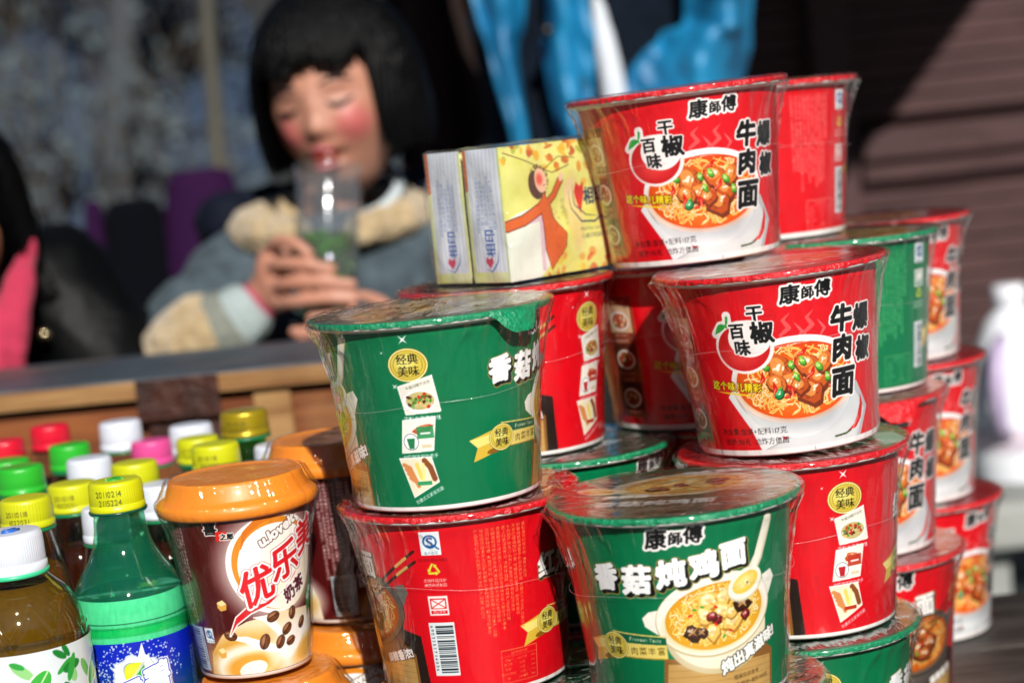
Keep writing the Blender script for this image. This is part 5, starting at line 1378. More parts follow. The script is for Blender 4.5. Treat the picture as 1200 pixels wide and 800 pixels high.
    # fleece collar, white scarf rim, hood
    def ring(name, c, rx, ry, tilt, r, mat, a0, a1, amp=.006, n=24, vox=.005):
        b = bmesh.new(); pts = []
        for k in range(n):
            a = math.radians(a0+(a1-a0)*k/(n-1)); v = Vector((rx*math.sin(a), -ry*math.cos(a), 0)); v.z = tilt*v.y
            pts.append(W(*c)+v)
        tube_bm(b, pts, [r*(.7+.3*math.sin(PI*k/(n-1))) for k in range(n)], 14); ball(b, pts[0], r*.75); ball(b, pts[-1], r*.75)
        return fuse(name, b, vox, mat, jk, smooth=2, disp=lambda c: amp*mnoise.noise(c*45))
    ring('fleece_collar', (-.2, 2.315, .352), .098, .078, .12, .03, fleece, 22, 338)
    ring('white_neckband', (-.185, 2.305, .388), .070, .060, .55, .0085, principled('white_jersey', 'b8c4c8', rough=.8), 20, 200, .001, 30, .004)
    ring('hood', (-.21, 2.40, .36), .13, .05, .0, .045, principled('navy_lining', '0c1220', rough=.8, spec=.15, bump=(60, .4)), 60, 300, .008)
    for k, (x, z) in enumerate([(-.175, .30), (-.165, .235), (-.135, .235)]):
        b = bmesh.new(); bmesh.ops.create_cone(b, cap_ends=True, segments=20, radius1=.009, radius2=.008, depth=.004, matrix=Matrix.Translation(W(x, 2.214, z)) @ Matrix.Rotation(PI/2, 4, 'X')); from_bm('button', b, principled('steel_button', 'b8bcc0', rough=.2, metal=.9), jk)
    bm = bmesh.new()
    for sx in (-1, 1): limb(bm, [Vector((sx*.05, .01, TZ-.1)), Vector((sx*.052, .0, .27)), Vector((sx*.054, .015, .09))], [.072, .058, .046])
    fuse('trousers', bm, .01, principled('dark_trousers', '1c2028', rough=.9), root, smooth=3)
    bm = bmesh.new()
    for sx in (-1, 1): limb(bm, [Vector((sx*.053, .03, .036)), Vector((sx*.06, -.04, .036)), Vector((sx*.062, -.1, .032))], [.036, .038, .033])
    fuse('shoes', bm, .007, principled('dark_shoes', '18181a', rough=.6), root, smooth=2)
    # ---- plastic cup in her hands
    cb, ct = Vector((-.196, 2.136, .272+TZ)), Vector((-.184, 2.168, .418+TZ))
    ax = (ct-cb); h = ax.length; q = ax.to_track_quat('Z', 'Y')
    cup = empty('plastic_cup', cb, label='clear plastic cup of green leaf tea held in the child\'s hands', cat='cup'); cup.rotation_mode = 'QUATERNION'; cup.rotation_quaternion = q
    prof = [(.0002, .001), (.026, .0), (.028, .003), (.030, .03), (.0315, .033), (.0325, .06), (.036, h-.01), (.0372, h-.004), (.0385, h-.003), (.0388, h), (.0375, h+.001)]
    link('cup_wall', lathe_mesh('cup_wall', prof, 64), film_mat('cup_plastic', tint=(.90, .93, .96), base=.10, edge=.6, power=2.4, rough=.06, bumpscale=20, bump=.2, milk=.05), cup)
    link('tea', lathe_mesh('tea', [(.0002, .004), (.026, .005), (.0295, .035), (.0318, .074), (.0002, .074)], 48), film_mat('pale_green_tea', tint=(.66, .80, .52), base=.05, edge=.25, power=3, rough=.05, bump=0), cup)
    b = bmesh.new(); rg = random.Random(4)
    for _ in range(70):
        a = rg.uniform(0, 6.28); rr = rg.uniform(0, .023); z = rg.uniform(.02, .075)
        M = Matrix.Translation((rr*math.cos(a)+.004, rr*math.sin(a), z)) @ Euler((rg.uniform(0, 3), rg.uniform(0, 3), rg.uniform(0, 3))).to_matrix().to_4x4() @ Matrix.Diagonal((rg.uniform(.006, .012), .004, .0008, 1))
        g = bmesh.ops.create_icosphere(b, subdivisions=1, radius=1); bmesh.ops.transform(b, matrix=M, verts=g['verts'])
    from_bm('leaves', b, principled('fresh_green_leaf', '2f8a1c', rough=.5, noise=(90, 1, '68b030')), cup)

def build_woman():
    O = Vector((-.655, 2.22, 0)); root = empty('person', O, label='adult with black hair, pink scarf and black leather jacket, cut off by the left edge', cat='person')
    DZ = .12
    def W(x, y, z): return Vector((x-.055, y, z+TZ+DZ))-O
    Mr = Matrix.Rotation(math.radians(6), 3, 'Z') @ Matrix.Rotation(math.radians(-4), 3, 'Y') @ Matrix.Rotation(math.radians(14), 3, 'X')
    HC = W(-.556, 2.10, .275); s = 1.1
    bm = bmesh.new(); head_bm(bm, HC, Mr, s, .1)
    limb(bm, [W(-.60, 2.22, .18), W(-.59, 2.18, .22), W(-.565, 2.13, .24)], [.05, .046, .046])
    loft(bm, [(0, .03, TZ+DZ-.22, .15, .1), (0, .03, TZ+DZ-.1, .13, .09), (0, .02, TZ+DZ+.08, .14, .09), (0, .01, TZ+DZ+.18, .15, .08), (0, 0, TZ+DZ+.22, .09, .06)])
    for sx in (-1, 1):
        limb(bm, [Vector((sx*.09, .03, TZ+DZ-.2)), Vector((sx*.11, -.30, TZ+DZ-.22)), Vector((sx*.11, -.30, .08))], [.08, .055, .035])
        limb(bm, [Vector((sx*.11, -.29, .04)), Vector((sx*.12, -.42, .035))], [.036, .03])
    for pts in ([W(-.45, 2.22, .17), W(-.38, 2.16, -.02), W(-.46, 1.99, -.02)], [W(-.75, 2.22, .17), W(-.8, 2.16, -.02), W(-.72, 1.99, -.02)]):
        limb(bm, pts, [.045, .036, .025]); ball(bm, pts[-1], .035, (1, 1.2, .6))
        for k in range(4): limb(bm, [pts[-1]+Vector(((k-1.5)*.016, -.02, 0)), pts[-1]+Vector(((k-1.5)*.018, -.055, -.008)), pts[-1]+Vector(((k-1.5)*.018, -.08, -.03))], [.009, .008, .007], 10)
        limb(bm, [pts[-1]+Vector((.03, -.005, 0)), pts[-1]+Vector((.045, -.035, -.01))], [.01, .008], 10)
    def hp(v): return HC+Mr @ Vector(v)*s
    body = fuse('body', bm, .006, skin_mat('adult_skin', 'b07a5c', [hp((-.043, -.072, -.03)), hp((.043, -.072, -.03))], 'b04848', .03), root, smooth=2)
    dark = principled('lash', '140c0a', rough=.6)
    for sx in (-1, 1):
        b = bmesh.new(); tube_bm(b, [hp((sx*.018, -.080, .005)), hp((sx*.034, -.078, .002)), hp((sx*.046, -.066, .006))], [.0014, .0028, .0014], 8); from_bm('eye', b, dark, body)
        b = bmesh.new(); tube_bm(b, [hp((sx*.014, -.084, .026)), hp((sx*.03, -.080, .031)), hp((sx*.048, -.066, .026))], [.0014, .0024, .0012], 8); from_bm('eyebrow', b, dark, body)
    b = bmesh.new(); tube_bm(b, [hp((t*.02, -.090+abs(t)**2*.012, -.055)) for t in np.linspace(-1, 1, 7)], [.001, .004, .0046, .005, .0046, .004, .001], 8); from_bm('lips', b, principled('lips2', 'a0484a', rough=.4), body)
    hair_mesh('hair', HC+Mr @ Vector((0, .006, .006)), Mr, s, body, hair_black, .9, -.05, .05, 1.03, 9, 1.15)
    bb = bmesh.new(); ball(bb, HC+Mr @ Vector((0, .018, .012))*s, 1, (.085*s, .09*s, .107*s), Mr); ball(bb, HC+Mr @ Vector((.02, .06, -.07))*s, 1, (.07*s, .06*s, .08*s), Mr)
    limb(bb, [HC+Mr @ Vector((.05, .05, .0)), W(-.50, 2.16, .25), W(-.45, 2.15, .19)], [.05, .036, .016])
    fuse('hair_mass', bb, .006, hair_black, body, smooth=3)
    leather = principled('black_leather', '040506', rough=.5, spec=.12, bump=(50, .25))
    bm = bmesh.new()
    loft(bm, [(0, .03, TZ+DZ-.22, .19, .13), (0, .03, TZ+DZ-.05, .18, .13), (0, .03, TZ+DZ+.1, .185, .13), (0, .02, TZ+DZ+.19, .185, .11), (0, .01, TZ+DZ+.245, .13, .09), (0, .01, TZ+DZ+.265, .08, .07)])
    for pts in ([W(-.46, 2.22, .19), W(-.395, 2.18, .08), W(-.37, 2.14, -.02), W(-.45, 2.03, -.02)], [W(-.74, 2.22, .19), W(-.8, 2.18, .08), W(-.81, 2.14, -.02), W(-.73, 2.03, -.02)]):
        limb(bm, pts, [.078, .068, .058, .045])
    jk = fuse('jacket', bm, .011, leather, root, smooth=4, disp=lambda c: .009*mnoise.noise(c*11)+.006*mnoise.noise(c*26))
    for z in (.15, .11):
        b = bmesh.new(); ball(b, W(-.452, 2.11, z), .007); from_bm('stud', b, principled('brass_stud', 'c8b890', rough=.25, metal=1), jk)
    pinkm = principled('pink_scarf', 'b42c4c', rough=.9, sheen=.1, noise=(30, .6, '98203c'), bump=(70, .7))
    b = bmesh.new()
    pts = []
    for k in range(20):
        a = 2*PI*k/19; pts.append(W(-.58+.085*math.sin(a), 2.165-.08*math.cos(a), .20+.012*math.sin(2*a)))
    limb(b, [q-Vector((.012, 0, .02)) for q in pts], [.028]*20); limb(b, [W(-.452, 2.10, .25), W(-.462, 2.06, .20), W(-.482, 2.04, .14), W(-.50, 2.03, .07), W(-.50, 2.04, -.0)], [.010, .018, .026, .032, .03])
    fuse('scarf', b, .007, pinkm, root, smooth=2, disp=lambda c: .006*mnoise.noise(Vector((c.x*50, c.y*50, c.z*9))))
    bm = bmesh.new()
    for sx in (-1, 1): limb(bm, [Vector((sx*.09, .03, TZ+DZ-.2)), Vector((sx*.11, -.29, TZ+DZ-.22)), Vector((sx*.11, -.30, .08))], [.095, .072, .055])
    fuse('trousers', bm, .012, principled('navy_trousers', '141a28', rough=.9), root, smooth=3)
    bm = bmesh.new()
    for sx in (-1, 1): limb(bm, [Vector((sx*.11, -.27, .045)), Vector((sx*.12, -.42, .038))], [.045, .038])
    fuse('shoes', bm, .009, principled('black_shoes', '0e0e10', rough=.5), root, smooth=2)
    st = empty('wooden_stool', O+Vector((0, .04, 0)), label='low wooden stool under the seated adult at the left edge', cat='stool')
    wm = wood('stool_wood', '4a3020', '7a5434')
    bm = bmesh.new(); bm_box(bm, (-.17, -.12, .145+DZ), (.17, .12, .172+DZ), bevel=.006); from_bm('seat', bm, wm, st)
    for sx in (-1, 1):
        for sy in (-1, 1):
            bm = bmesh.new(); tube_bm(bm, [(sx*.13, sy*.09, .145+DZ), (sx*.15, sy*.11, .0)], [.016, .013], 10); from_bm('leg', bm, wm, st)

def build_blue_person():
    O = Vector((.16, 2.95, 0)); root = empty('person', O, label='standing adult in an open turquoise jacket over dark clothes, head out of the picture', cat='person')
    bm = bmesh.new()
    V = Vector; Mr = Matrix.Rotation(math.radians(-10), 3, 'Z') @ Matrix.Rotation(math.radians(12), 3, 'X')
    HC = V((0, -.03, 1.60)); s = 1.13
    head_bm(bm, HC, Mr, s, .1); limb(bm, [V((0, 0, 1.38)), V((0, -.01, 1.46)), V((0, -.02, 1.52))], [.06, .052, .055])
    loft(bm, [(0, 0, .85, .16, .11), (0, 0, 1.0, .14, .1), (0, 0, 1.2, .17, .11), (0, 0, 1.36, .18, .1), (0, 0, 1.41, .1, .07)])
    for sx in (-1, 1):
        limb(bm, [V((sx*.09, 0, .86)), V((sx*.1, -.01, .48)), V((sx*.1, .02, .09))], [.088, .06, .042]); limb(bm, [V((sx*.1, .03, .045)), V((sx*.12, -.13, .04))], [.042, .035])
    arms = {-1: [V((-.15, .03, 1.34)), V((-.15, .13, 1.08)), V((-.04, .17, .9))], 1: [V((.18, 0, 1.34)), V((.205, .0, 1.12)), V((.13, -.10, .99))]}
    for sx, p in arms.items():
        limb(bm, p, [.05, .04, .028]); d = (p[2]-p[1]).normalized(); ball(bm, p[2]+d*.04, .042, (.8, .8, .9))
        side = d.cross(V((0, 0, 1))).normalized()
        for k in range(4): b0 = p[2]+d*.07+V((0, 0, (k-1.5)*.02)); limb(bm, [b0, b0+d*.035-V((0, .01, .004)), b0+d*.06-V((0, -.006, .014))], [.0105, .0095, .008], 10)
        b0 = p[2]+d*.03+side*.03; limb(bm, [b0, b0+d*.035+side*.012, b0+d*.055+side*.01], [.012, .011, .009], 10)
    def hp(v): return HC+Mr @ V(v)*s
    body = fuse('body', bm, .007, skin_mat('skin3', 'b07a5c', [hp((-.043, -.072, -.03)), hp((.043, -.072, -.03))], 'b04848', .03), root, smooth=2)
    dark = principled('lash3', '140c0a', rough=.6)
    for sx in (-1, 1):
        b = bmesh.new(); tube_bm(b, [hp((sx*.018, -.080, .005)), hp((sx*.034, -.078, .002)), hp((sx*.046, -.066, .006))], [.0014, .0028, .0014], 8); from_bm('eye', b, dark, body)
    hair_mesh('hair', HC+Mr @ V((0, .006, .006)), Mr, s, body, hair_black, .9, -.03, .05, 1.06, 12)
    bb = bmesh.new(); ball(bb, HC+Mr @ V((0, .02, .012))*s, 1, (.083*s, .088*s, .105*s), Mr); fuse('hair_mass', bb, .007, hair_black, body, smooth=3)
    navy = principled('navy_sweater', '08101a', rough=.9, spec=.15, noise=(30, .5, '101e30'))
    bm = bmesh.new(); loft(bm, [(0, 0, .82, .185, .13), (0, 0, 1.0, .165, .125), (0, 0, 1.2, .19, .13), (0, 0, 1.36, .19, .11), (0, 0, 1.43, .1, .08)])
    fuse('sweater', bm, .012, navy, root, smooth=4, disp=lambda c: .008*mnoise.noise(c*12))
    turq = principled('turquoise_shell', '1680b0', rough=.5, noise=(10, .8, '0a5684'), bump=(14, .8))
    # jacket: sleeves plus two open front panels hanging as thick draped sheets
    bm = bmesh.new()
    limb(bm, [V((-.145, .04, 1.35)), V((-.14, .13, 1.08)), V((-.06, .16, .92))], [.065, .05, .04]); limb(bm, [V((.17, .01, 1.35)), V((.185, .01, 1.12)), V((.125, -.08, .97)), V((.075, -.12, .92))], [.07, .06, .055, .05])
    loft(bm, [(0, .07, .72, .18, .09), (0, .07, 1.0, .165, .09), (0, .06, 1.25, .18, .09), (0, .04, 1.4, .17, .09), (0, .03, 1.46, .1, .08)])
    jk = fuse('jacket', bm, .010, turq, root, smooth=3, disp=lambda c: .009*mnoise.noise(V((c.x*20, c.y*20, c.z*6)))+.003*mnoise.noise(c*30))
    # creased front panels and the bunched sleeve: thick draped cloth
    def drape(name, Lp, Rp, y0, dep, seed, crease=1.0):
        n = 60; A_ = spline([(*p,) for p in Lp], n); B_ = spline([(*p,) for p in Rp], n); P = np.zeros((n, 44, 3))
        for j in range(n):
            for i in range(44):
                t = i/43; x = A_[j][0]*(1-t)+B_[j][0]*t; z = A_[j][1]*(1-t)+B_[j][1]*t
                f = .012*math.sin(t*9+seed+z*7)+.010*(1-2*abs(mnoise.noise(V((x*22+z*8, z*10-x*6, seed)))))+.006*mnoise.noise(V((x*55, z*30, seed)))
                P[j, i] = (x, y0-dep*math.sin(PI*min(max(t, .0), 1))-f*crease, z)
        o = link(name, grid_mesh(name, P), turq, jk); s_ = o.modifiers.new('thick', 'SOLIDIFY'); s_.thickness = .006; return o
    drape('front_panel', [(-.20, 1.45), (-.168, 1.13), (-.153, 1.055), (-.128, .94), (-.118, .84)], [(-.07, 1.45), (-.092, 1.124), (-.113, 1.05), (-.111, .938), (-.108, .84)], -.155, .02, 1)
    drape('front_panel', [(-.07, 1.45), (-.056, 1.118), (-.070, 1.045), (-.061, .933), (-.055, .78)], [(.0, 1.45), (-.006, 1.116), (.000, 1.04), (-.015, .93), (-.01, .78)], -.16, .02, 4)
    drape('bunched_sleeve', [(.08, 1.45), (.138, 1.10), (.095, 1.047), (.045, .996), (.03, .92), (.04, .84)], [(.27, 1.45), (.232, 1.09), (.226, 1.035), (.212, .98), (.18, .91), (.13, .84)], -.13, .075, 8, 1.5)
    b = bmesh.new(); ball(b, V((-.066, -.205, 1.07)), .011); from_bm('toggle', b, principled('black_toggle', '0c0c0c', rough=.4), jk)
    b = bmesh.new(); limb(b, [V((.01, -.15, 1.11)), V((.016, -.165, 1.04)), V((.022, -.165, .96)), V((.022, -.16, .86))], [.010, .017, .020, .020], 14)
    fuse('white_towel', b, .007, principled('white_cotton', 'ccd2da', rough=.9, bump=(60, .4)), root, smooth=3)
    b = bmesh.new(); tube_bm(b, [V((.0, -.14, 1.42)), V((-.022, -.16, 1.2)), V((-.022, -.165, 1.0)), V((-.02, -.16, .8))], .014, 8); from_bm('strap', b, principled('black_strap', '0c1016', rough=.7), root)
    bm = bmesh.new()
    for sx in (-1, 1): limb(bm, [V((sx*.09, 0, .86)), V((sx*.1, -.01, .48)), V((sx*.1, .02, .1))], [.11, .085, .07])
    fuse('trousers', bm, .014, principled('black_trousers', '101216', rough=.9), root, smooth=3)
    bm = bmesh.new()
    for sx in (-1, 1): limb(bm, [V((sx*.1, .04, .05)), V((sx*.12, -.14, .042))], [.05, .04])
    fuse('shoes', bm, .01, principled('brown_shoes', '201610', rough=.5), root, smooth=2)
# ------------------------------------------------------------------ surroundings
def hill_h(x, y):
    h = max(0, (y-7.5))*.33
    h = min(h, 26)+.5*mnoise.noise(Vector((x*.12, y*.12, 0)))*min(1, max(0, (y-7)/6))*3
    return max(h, 0) if y > 7.5 else 0

def build_ground():
    n = 90; xs = np.concatenate([np.linspace(-400, -30, 12)[:-1], np.linspace(-30, 30, 100), np.linspace(30, 400, 12)[1:]]); ys = np.concatenate([np.linspace(-400, -20, 10)[:-1], np.linspace(-20, 90, 150), np.linspace(90, 600, 14)[1:]])
    P = np.zeros((len(ys), len(xs), 3)); P[..., 0] = xs[None]; P[..., 1] = ys[:, None]
    m = principled('stony_ground', '8a8f90', rough=.9, noise=(2.2, .8, '6c706c'), bump=(9, .5))
    link('ground', grid_mesh('ground', P), m, smooth=False)['kind'] = 'structure'
    # scrubby hillside rising behind
    xs = np.linspace(-60, 60, 170); ys = np.linspace(7.4, 110, 130)
    P = np.zeros((len(ys), len(xs), 3)); P[..., 0] = xs[None]; P[..., 1] = ys[:, None]
    for j, y in enumerate(ys):
        for i, x in enumerate(xs):
            P[j, i, 2] = -.25+hill_h(x, y)+(.35*mnoise.noise(Vector((x*.6, y*.6, 3)))+.15*mnoise.noise(Vector((x*1.7, y*1.7, 5)))) * min(1, max(0, (y-7.4)/3))
    m, nt, N, L = new_mat('shade_tinted_hillside')
    out = N.new('ShaderNodeOutputMaterial'); b = N.new('ShaderNodeBsdfPrincipled'); L.new(b.outputs[0], out.inputs[0]); b.inputs['Roughness'].default_value = 1; b.inputs['Specular IOR Level'].default_value = .1
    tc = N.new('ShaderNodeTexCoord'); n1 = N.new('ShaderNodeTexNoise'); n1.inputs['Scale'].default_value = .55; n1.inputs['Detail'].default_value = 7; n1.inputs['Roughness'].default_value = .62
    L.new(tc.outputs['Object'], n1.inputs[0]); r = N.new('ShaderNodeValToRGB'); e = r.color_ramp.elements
    e[0].position = .36; e[0].color = (*lin('2a3546'), 1); e[1].position = .66; e[1].color = (*lin('48566a'), 1); q = e.new(.5); q.color = (*lin('38465a'), 1)  # dim blue-grey ramp puts the slope's shade into its colour
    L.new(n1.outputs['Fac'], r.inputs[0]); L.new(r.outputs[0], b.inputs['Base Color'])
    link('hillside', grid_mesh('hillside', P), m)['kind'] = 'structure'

def build_added_slopes():
    """the valley sides all round, so that the sky starts well above the horizon"""
    n = 160; rr = [26, 34, 46, 62, 84, 112, 150, 200]; hh = [-.4, 3.5, 11, 20, 30, 38, 46, 60]
    P = np.zeros((len(rr), n, 3))
    for j in range(len(rr)):
        for i in range(n):
            a = 2*PI*i/n; f = 1+.16*mnoise.noise(Vector((math.cos(a)*3, math.sin(a)*3, j*.2)))
            x, y = rr[j]*math.cos(a), rr[j]*math.sin(a)
            back = min(1, max(0, (math.sin(a)-.2)/.3))          # the near slope already stands there
            k = rr[j]*(1+.0*back)+back*95
            P[j, i] = (k*math.cos(a), k*math.sin(a), hh[j]*f*(1-.1*back))
    m = principled('added_slope', '30382e', rough=1, spec=.1, noise=(.12, 1, '4c4c3c'), bump=(.6, 1))
    link('added_slopes', grid_mesh('added_slopes', P, close_u=True, flip=True), m)['kind'] = 'structure'  # added ring of slopes out of view, dims reflections and fill light

def bare_tree(x, y, h, seed, label, bark, group, r0=.11, lean=0, twig=1.0):
    rg = random.Random(seed)
    z0 = -.3+hill_h(x, y)
    root = empty('bare_tree', (x, y, z0), label=label, cat='tree', group=group)
    tb = bmesh.new(); bb = bmesh.new()
    pts = []; d = Vector((lean, 0, 1)); p = Vector((0, 0, 0))
    for i in range(9): pts.append(p.copy()); d += Vector((rg.uniform(-.09, .09), rg.uniform(-.09, .09), 0)); p += d.normalized()*h/8
    tube_bm(tb, pts, [r0*(1-.085*i) for i in range(9)], 10)
    def branch(p, d, l, r, dep):
        q = [p]; dd = d.copy(); pp = p.copy()
        for i in range(4): dd = (dd+Vector((rg.uniform(-.25, .25), rg.uniform(-.25, .25), rg.uniform(-.05, .22)))).normalized(); pp = pp+dd*l/4; q.append(pp.copy())
        tube_bm(bb, q, [r*(1-.17*i) for i in range(5)], 5 if dep else 6)
        if dep < 2:
            for k in range(rg.randint(3, 5)):
                j = rg.randint(1, 4); a = (dd+Vector((rg.uniform(-1, 1), rg.uniform(-1, 1), rg.uniform(-.2, .8)))*.9).normalized()
                branch(q[j], a, l*rg.uniform(.45, .7), r*.5, dep+1)
    for i in range(2, 9):
        for k in range(3):
            a = rg.uniform(0, 6.28); branch(pts[i], Vector((math.cos(a), math.sin(a), rg.uniform(.2, .9))).normalized(), h*rg.uniform(.18, .34), r0*.32*twig, 0)
    from_bm('trunk', tb, bark, root); from_bm('crown', bb, bark, root)

def bush(x, y, r, seed, label, mat, group):
    """winter scrub: many thin upright stems with small dry leaves"""
    rg = random.Random(seed); z0 = -.25+hill_h(x, y)
    root = empty('dry_bush', (x, y, z0), label=label, cat='bush', group=group)
    sb = bmesh.new(); lb = bmesh.new()
    for k in range(34):
        a = rg.uniform(0, 6.28); q = rg.uniform(0, .5)*r; p = Vector((q*math.cos(a), q*math.sin(a), 0)); d = Vector((math.cos(a)*rg.uniform(.1, .6), math.sin(a)*rg.uniform(.1, .6), 1)).normalized(); l = r*rg.uniform(.9, 1.7)
        pts = [p+d*l*t+Vector((rg.uniform(-.04, .04), rg.uniform(-.04, .04), 0))*r for t in (0, .35, .7, 1)]; tube_bm(sb, pts, [.012*r, .01*r, .007*r, .004*r], 4)
        for m in range(11):
            t = rg.uniform(.25, 1); c = p+d*l*t+Vector((rg.gauss(0, .12), rg.gauss(0, .12), rg.gauss(0, .1)))*r; u = Vector((rg.gauss(0, 1), rg.gauss(0, 1), rg.gauss(0, 1))).normalized(); w = u.orthogonal().normalized(); sz = rg.uniform(.03, .06)*r
            lb.faces.new([lb.verts.new(c+u*sz), lb.verts.new(c+w*sz*.6), lb.verts.new(c-u*sz), lb.verts.new(c-w*sz*.6)])
    from_bm('stems', sb, principled('bush_stem', '4a4238', rough=.9), root); from_bm('foliage', lb, mat, root, smooth=False)

def build_background():
    build_ground(); build_added_slopes()
    # low rough stone retaining wall at the foot of the slope
    barks = [principled('grey_bark', '3c4044', rough=.95, bump=(20, .5)), principled('dark_bark', '1c2024', rough=.95, bump=(20, .5)), principled('pale_bark', '6a6656', rough=.95, bump=(20, .5))]
    T = [(-1.9, 9.5, 5.2, 0), (-2.9, 11, 6, 1), (-.9, 12, 6.4, 0), (-3.6, 13.5, 6, 2), (-1.6, 15, 6.8, 1), (-4.6, 17, 7, 0), (-2.5, 18, 7, 2), (-.1, 10.5, 5.6, 1), (-.6, 17, 7, 0), (-5.4, 21, 8, 1), (-3.4, 23, 8, 0), (-1.2, 24, 8, 1)]
    for i, (x, y, h, b) in enumerate(T):
        bare_tree(x, y, h, 20+i, ['leafless grey-barked tree on the shaded slope', 'leafless dark-barked tree on the shaded slope', 'leafless pale-barked tree on the shaded slope'][b], barks[b], ['grey trees of the slope', 'dark trees of the slope', 'pale trees of the slope'][b], r0=.10+.012*(i % 4), lean=[.05, -.06, .02, .08][i % 4])
    lm = [principled('shade_tinted_leaf', '46525a', rough=.95, noise=(6, 1, '545f60')), principled('blue_grey_leaf', '384658', rough=.95, noise=(6, 1, '2c384a'))]  # leaf colours dimmed and blued to carry the slope's shade
    k = 0
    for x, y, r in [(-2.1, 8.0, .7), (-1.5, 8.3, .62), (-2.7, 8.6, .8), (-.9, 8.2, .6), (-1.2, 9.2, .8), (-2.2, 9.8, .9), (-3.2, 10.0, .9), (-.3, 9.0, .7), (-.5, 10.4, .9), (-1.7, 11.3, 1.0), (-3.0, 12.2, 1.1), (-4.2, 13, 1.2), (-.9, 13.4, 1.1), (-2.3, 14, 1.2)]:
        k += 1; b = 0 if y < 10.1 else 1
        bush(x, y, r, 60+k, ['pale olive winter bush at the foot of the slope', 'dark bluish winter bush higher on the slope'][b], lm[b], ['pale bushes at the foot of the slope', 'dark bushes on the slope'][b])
    # tan pole and dark post behind the child
    tan = wood('tan_pole_wood', '40403c', '585448', 6, (12, 12, 1)); dk = wood('dark_post_wood', '101214', '23262a', 6, (12, 12, 1))
    bm = bmesh.new(); tube_bm(bm, [(-.56, 3.9, 0), (-.555, 3.9, .8), (-.52, 3.9, 1.5), (-.50, 3.9, 2.4)], [.02, .018, .016, .014], 10)
    tag(from_bm('wooden_pole', bm, tan, None), 'thin tan wooden pole standing behind the drinking child', 'pole')
    bm = bmesh.new(); bm_box(bm, (-.475, 4.1, 0), (-.395, 4.16, 2.5), bevel=.006)
    tag(from_bm('dark_post', bm, dk, None, smooth=False), 'dark square wooden post just right of the tan pole', 'post')
    # plank wall on a stone plinth
    WY = 3.62
    wall = empty('plank_house', (1.0, WY, 0), label='dark brown boarded house front with a ledge, partly sunlit', cat='house')
    wm = wood('brown_boards', '352223', '553b3a', 5, (1, 6, 14), .7, .4, '443030')
    wb = bmesh.new(); zz = .415; k = 0
    while zz < 3.2:
        hh = .034
        if not (.82 < zz < .87):
            bm_box(wb, (-1.04, -.004+rnd.uniform(-.002, .002), zz+.0015), (3.4, .03, zz+hh-.002), bevel=.002)
        zz += hh
    bm_box(wb, (-1.04, .03, .415), (3.4, .12, 3.2))
    from_bm('wall_boards', wb, wm, wall, smooth=False)
    bm = bmesh.new(); bm_box(bm, (-.32, -.05, .815), (3.4, -.006, .865), bevel=.004); bm_box(bm, (-.32, -.03, .775), (3.4, -.006, .8125), bevel=.003); from_bm('ledge', bm, wm, wall, smooth=False)
    bm = bmesh.new(); bm_box(bm, (-.40, -.045, .415), (-.33, -.006, 3.2), bevel=.005); from_bm('door_post', bm, wm, wall, smooth=False)
    st = principled('pale_stone', '9a9c98', rough=.85, noise=(6, .8, '7c807c'), bump=(14, .5))
    bm = bmesh.new()
    for r_, (z0, z1) in enumerate(((0, .2), (.203, .41))):
        x = -1.04-.2*r_
        while x < 3.4:
            w = rnd.uniform(.35, .6); bm_box(bm, (max(x, -1.04), -.02+rnd.uniform(-.006, .006), z0), (min(x+w-.006, 3.4), .12, z1), bevel=.008) if x+w > -1.0 else None; x += w
    from_bm('plinth', bm, st, wall, smooth=False)
    # eave that throws the slanting shadow over the boards
    mr = principled('dark_roof', '14100f', rough=.9, bump=(20, .5))
    E = S
    def onwall(x, z): return Vector((x, WY-.01, z+TZ))
    A = onwall(.93, .60)+E*1.65; B = onwall(.61, .235)+E*1.42
    d = (A-B).normalized(); A2 = A+d*1.2; B2 = B-d*.22
    bm = bmesh.new()
    ring = [A2, B2, Vector((-.14, B2.y, B2.z+.2)), Vector((-.14, WY+.1, A2.z+.5)), Vector((A2.x, WY+.1, A2.z+.5))]
    ctr = ring
    low = [bm.verts.new(v-wall.location) for v in ring]; hi = [bm.verts.new(v-wall.location+Vector((0, 0, .03))) for v in ring]
    bm.faces.new(low[::-1]); bm.faces.new(hi)
    for i in range(len(ring)): bm.faces.new((low[i], low[(i+1) % len(ring)], hi[(i+1) % len(ring)], hi[i]))
    from_bm('eave', bm, mr, wall, smooth=False)
    # dark red hanging by the wall's left end
    b = bmesh.new(); n = 26
    P = np.zeros((30, 40, 3))
    for j in range(30):
        for i in range(40):
            t = i/39; z = .35+1.75*j/29; P[j, i] = (-.16+.26*t, 3.42+.02*math.sin(t*17+j*.05), z)
    o = link('red_cloth', grid_mesh('red_cloth', P), principled('dark_red_cloth', '2c0c0c', rough=.95, bump=(40, .5), noise=(5, .6, '1c1210'))); so2 = o.modifiers.new('thick', 'SOLIDIFY'); so2.thickness = .006
    tag(o, 'dark red cloth hanging at the left end of the boarded house', 'cloth')
    # stone bench and white jug
    bm = bmesh.new(); bm_box(bm, (.42, 2.78, .255), (2.4, 3.25, .325), bevel=.012); o = from_bm('stone_bench', bm, st, None, smooth=False)
    for xx in (.55, 1.4, 2.2):
        bm = bmesh.new(); bm_box(bm, (xx, 2.84, 0), (xx+.16, 3.2, .2545), bevel=.01); from_bm('support', bm, st, o, smooth=False)
    tag(o, 'pale stone bench along the boarded house behind the pile', 'bench')
    j = empty('white_jug', (.770, 2.97, .325), (0, 0, .5), 'white plastic jug with a lavender handle on the stone bench', 'jug')
    wp = principled('white_plastic', 'e4e8ee', rough=.35, noise=(8, .4, 'd4d6e0'), sss=.1)
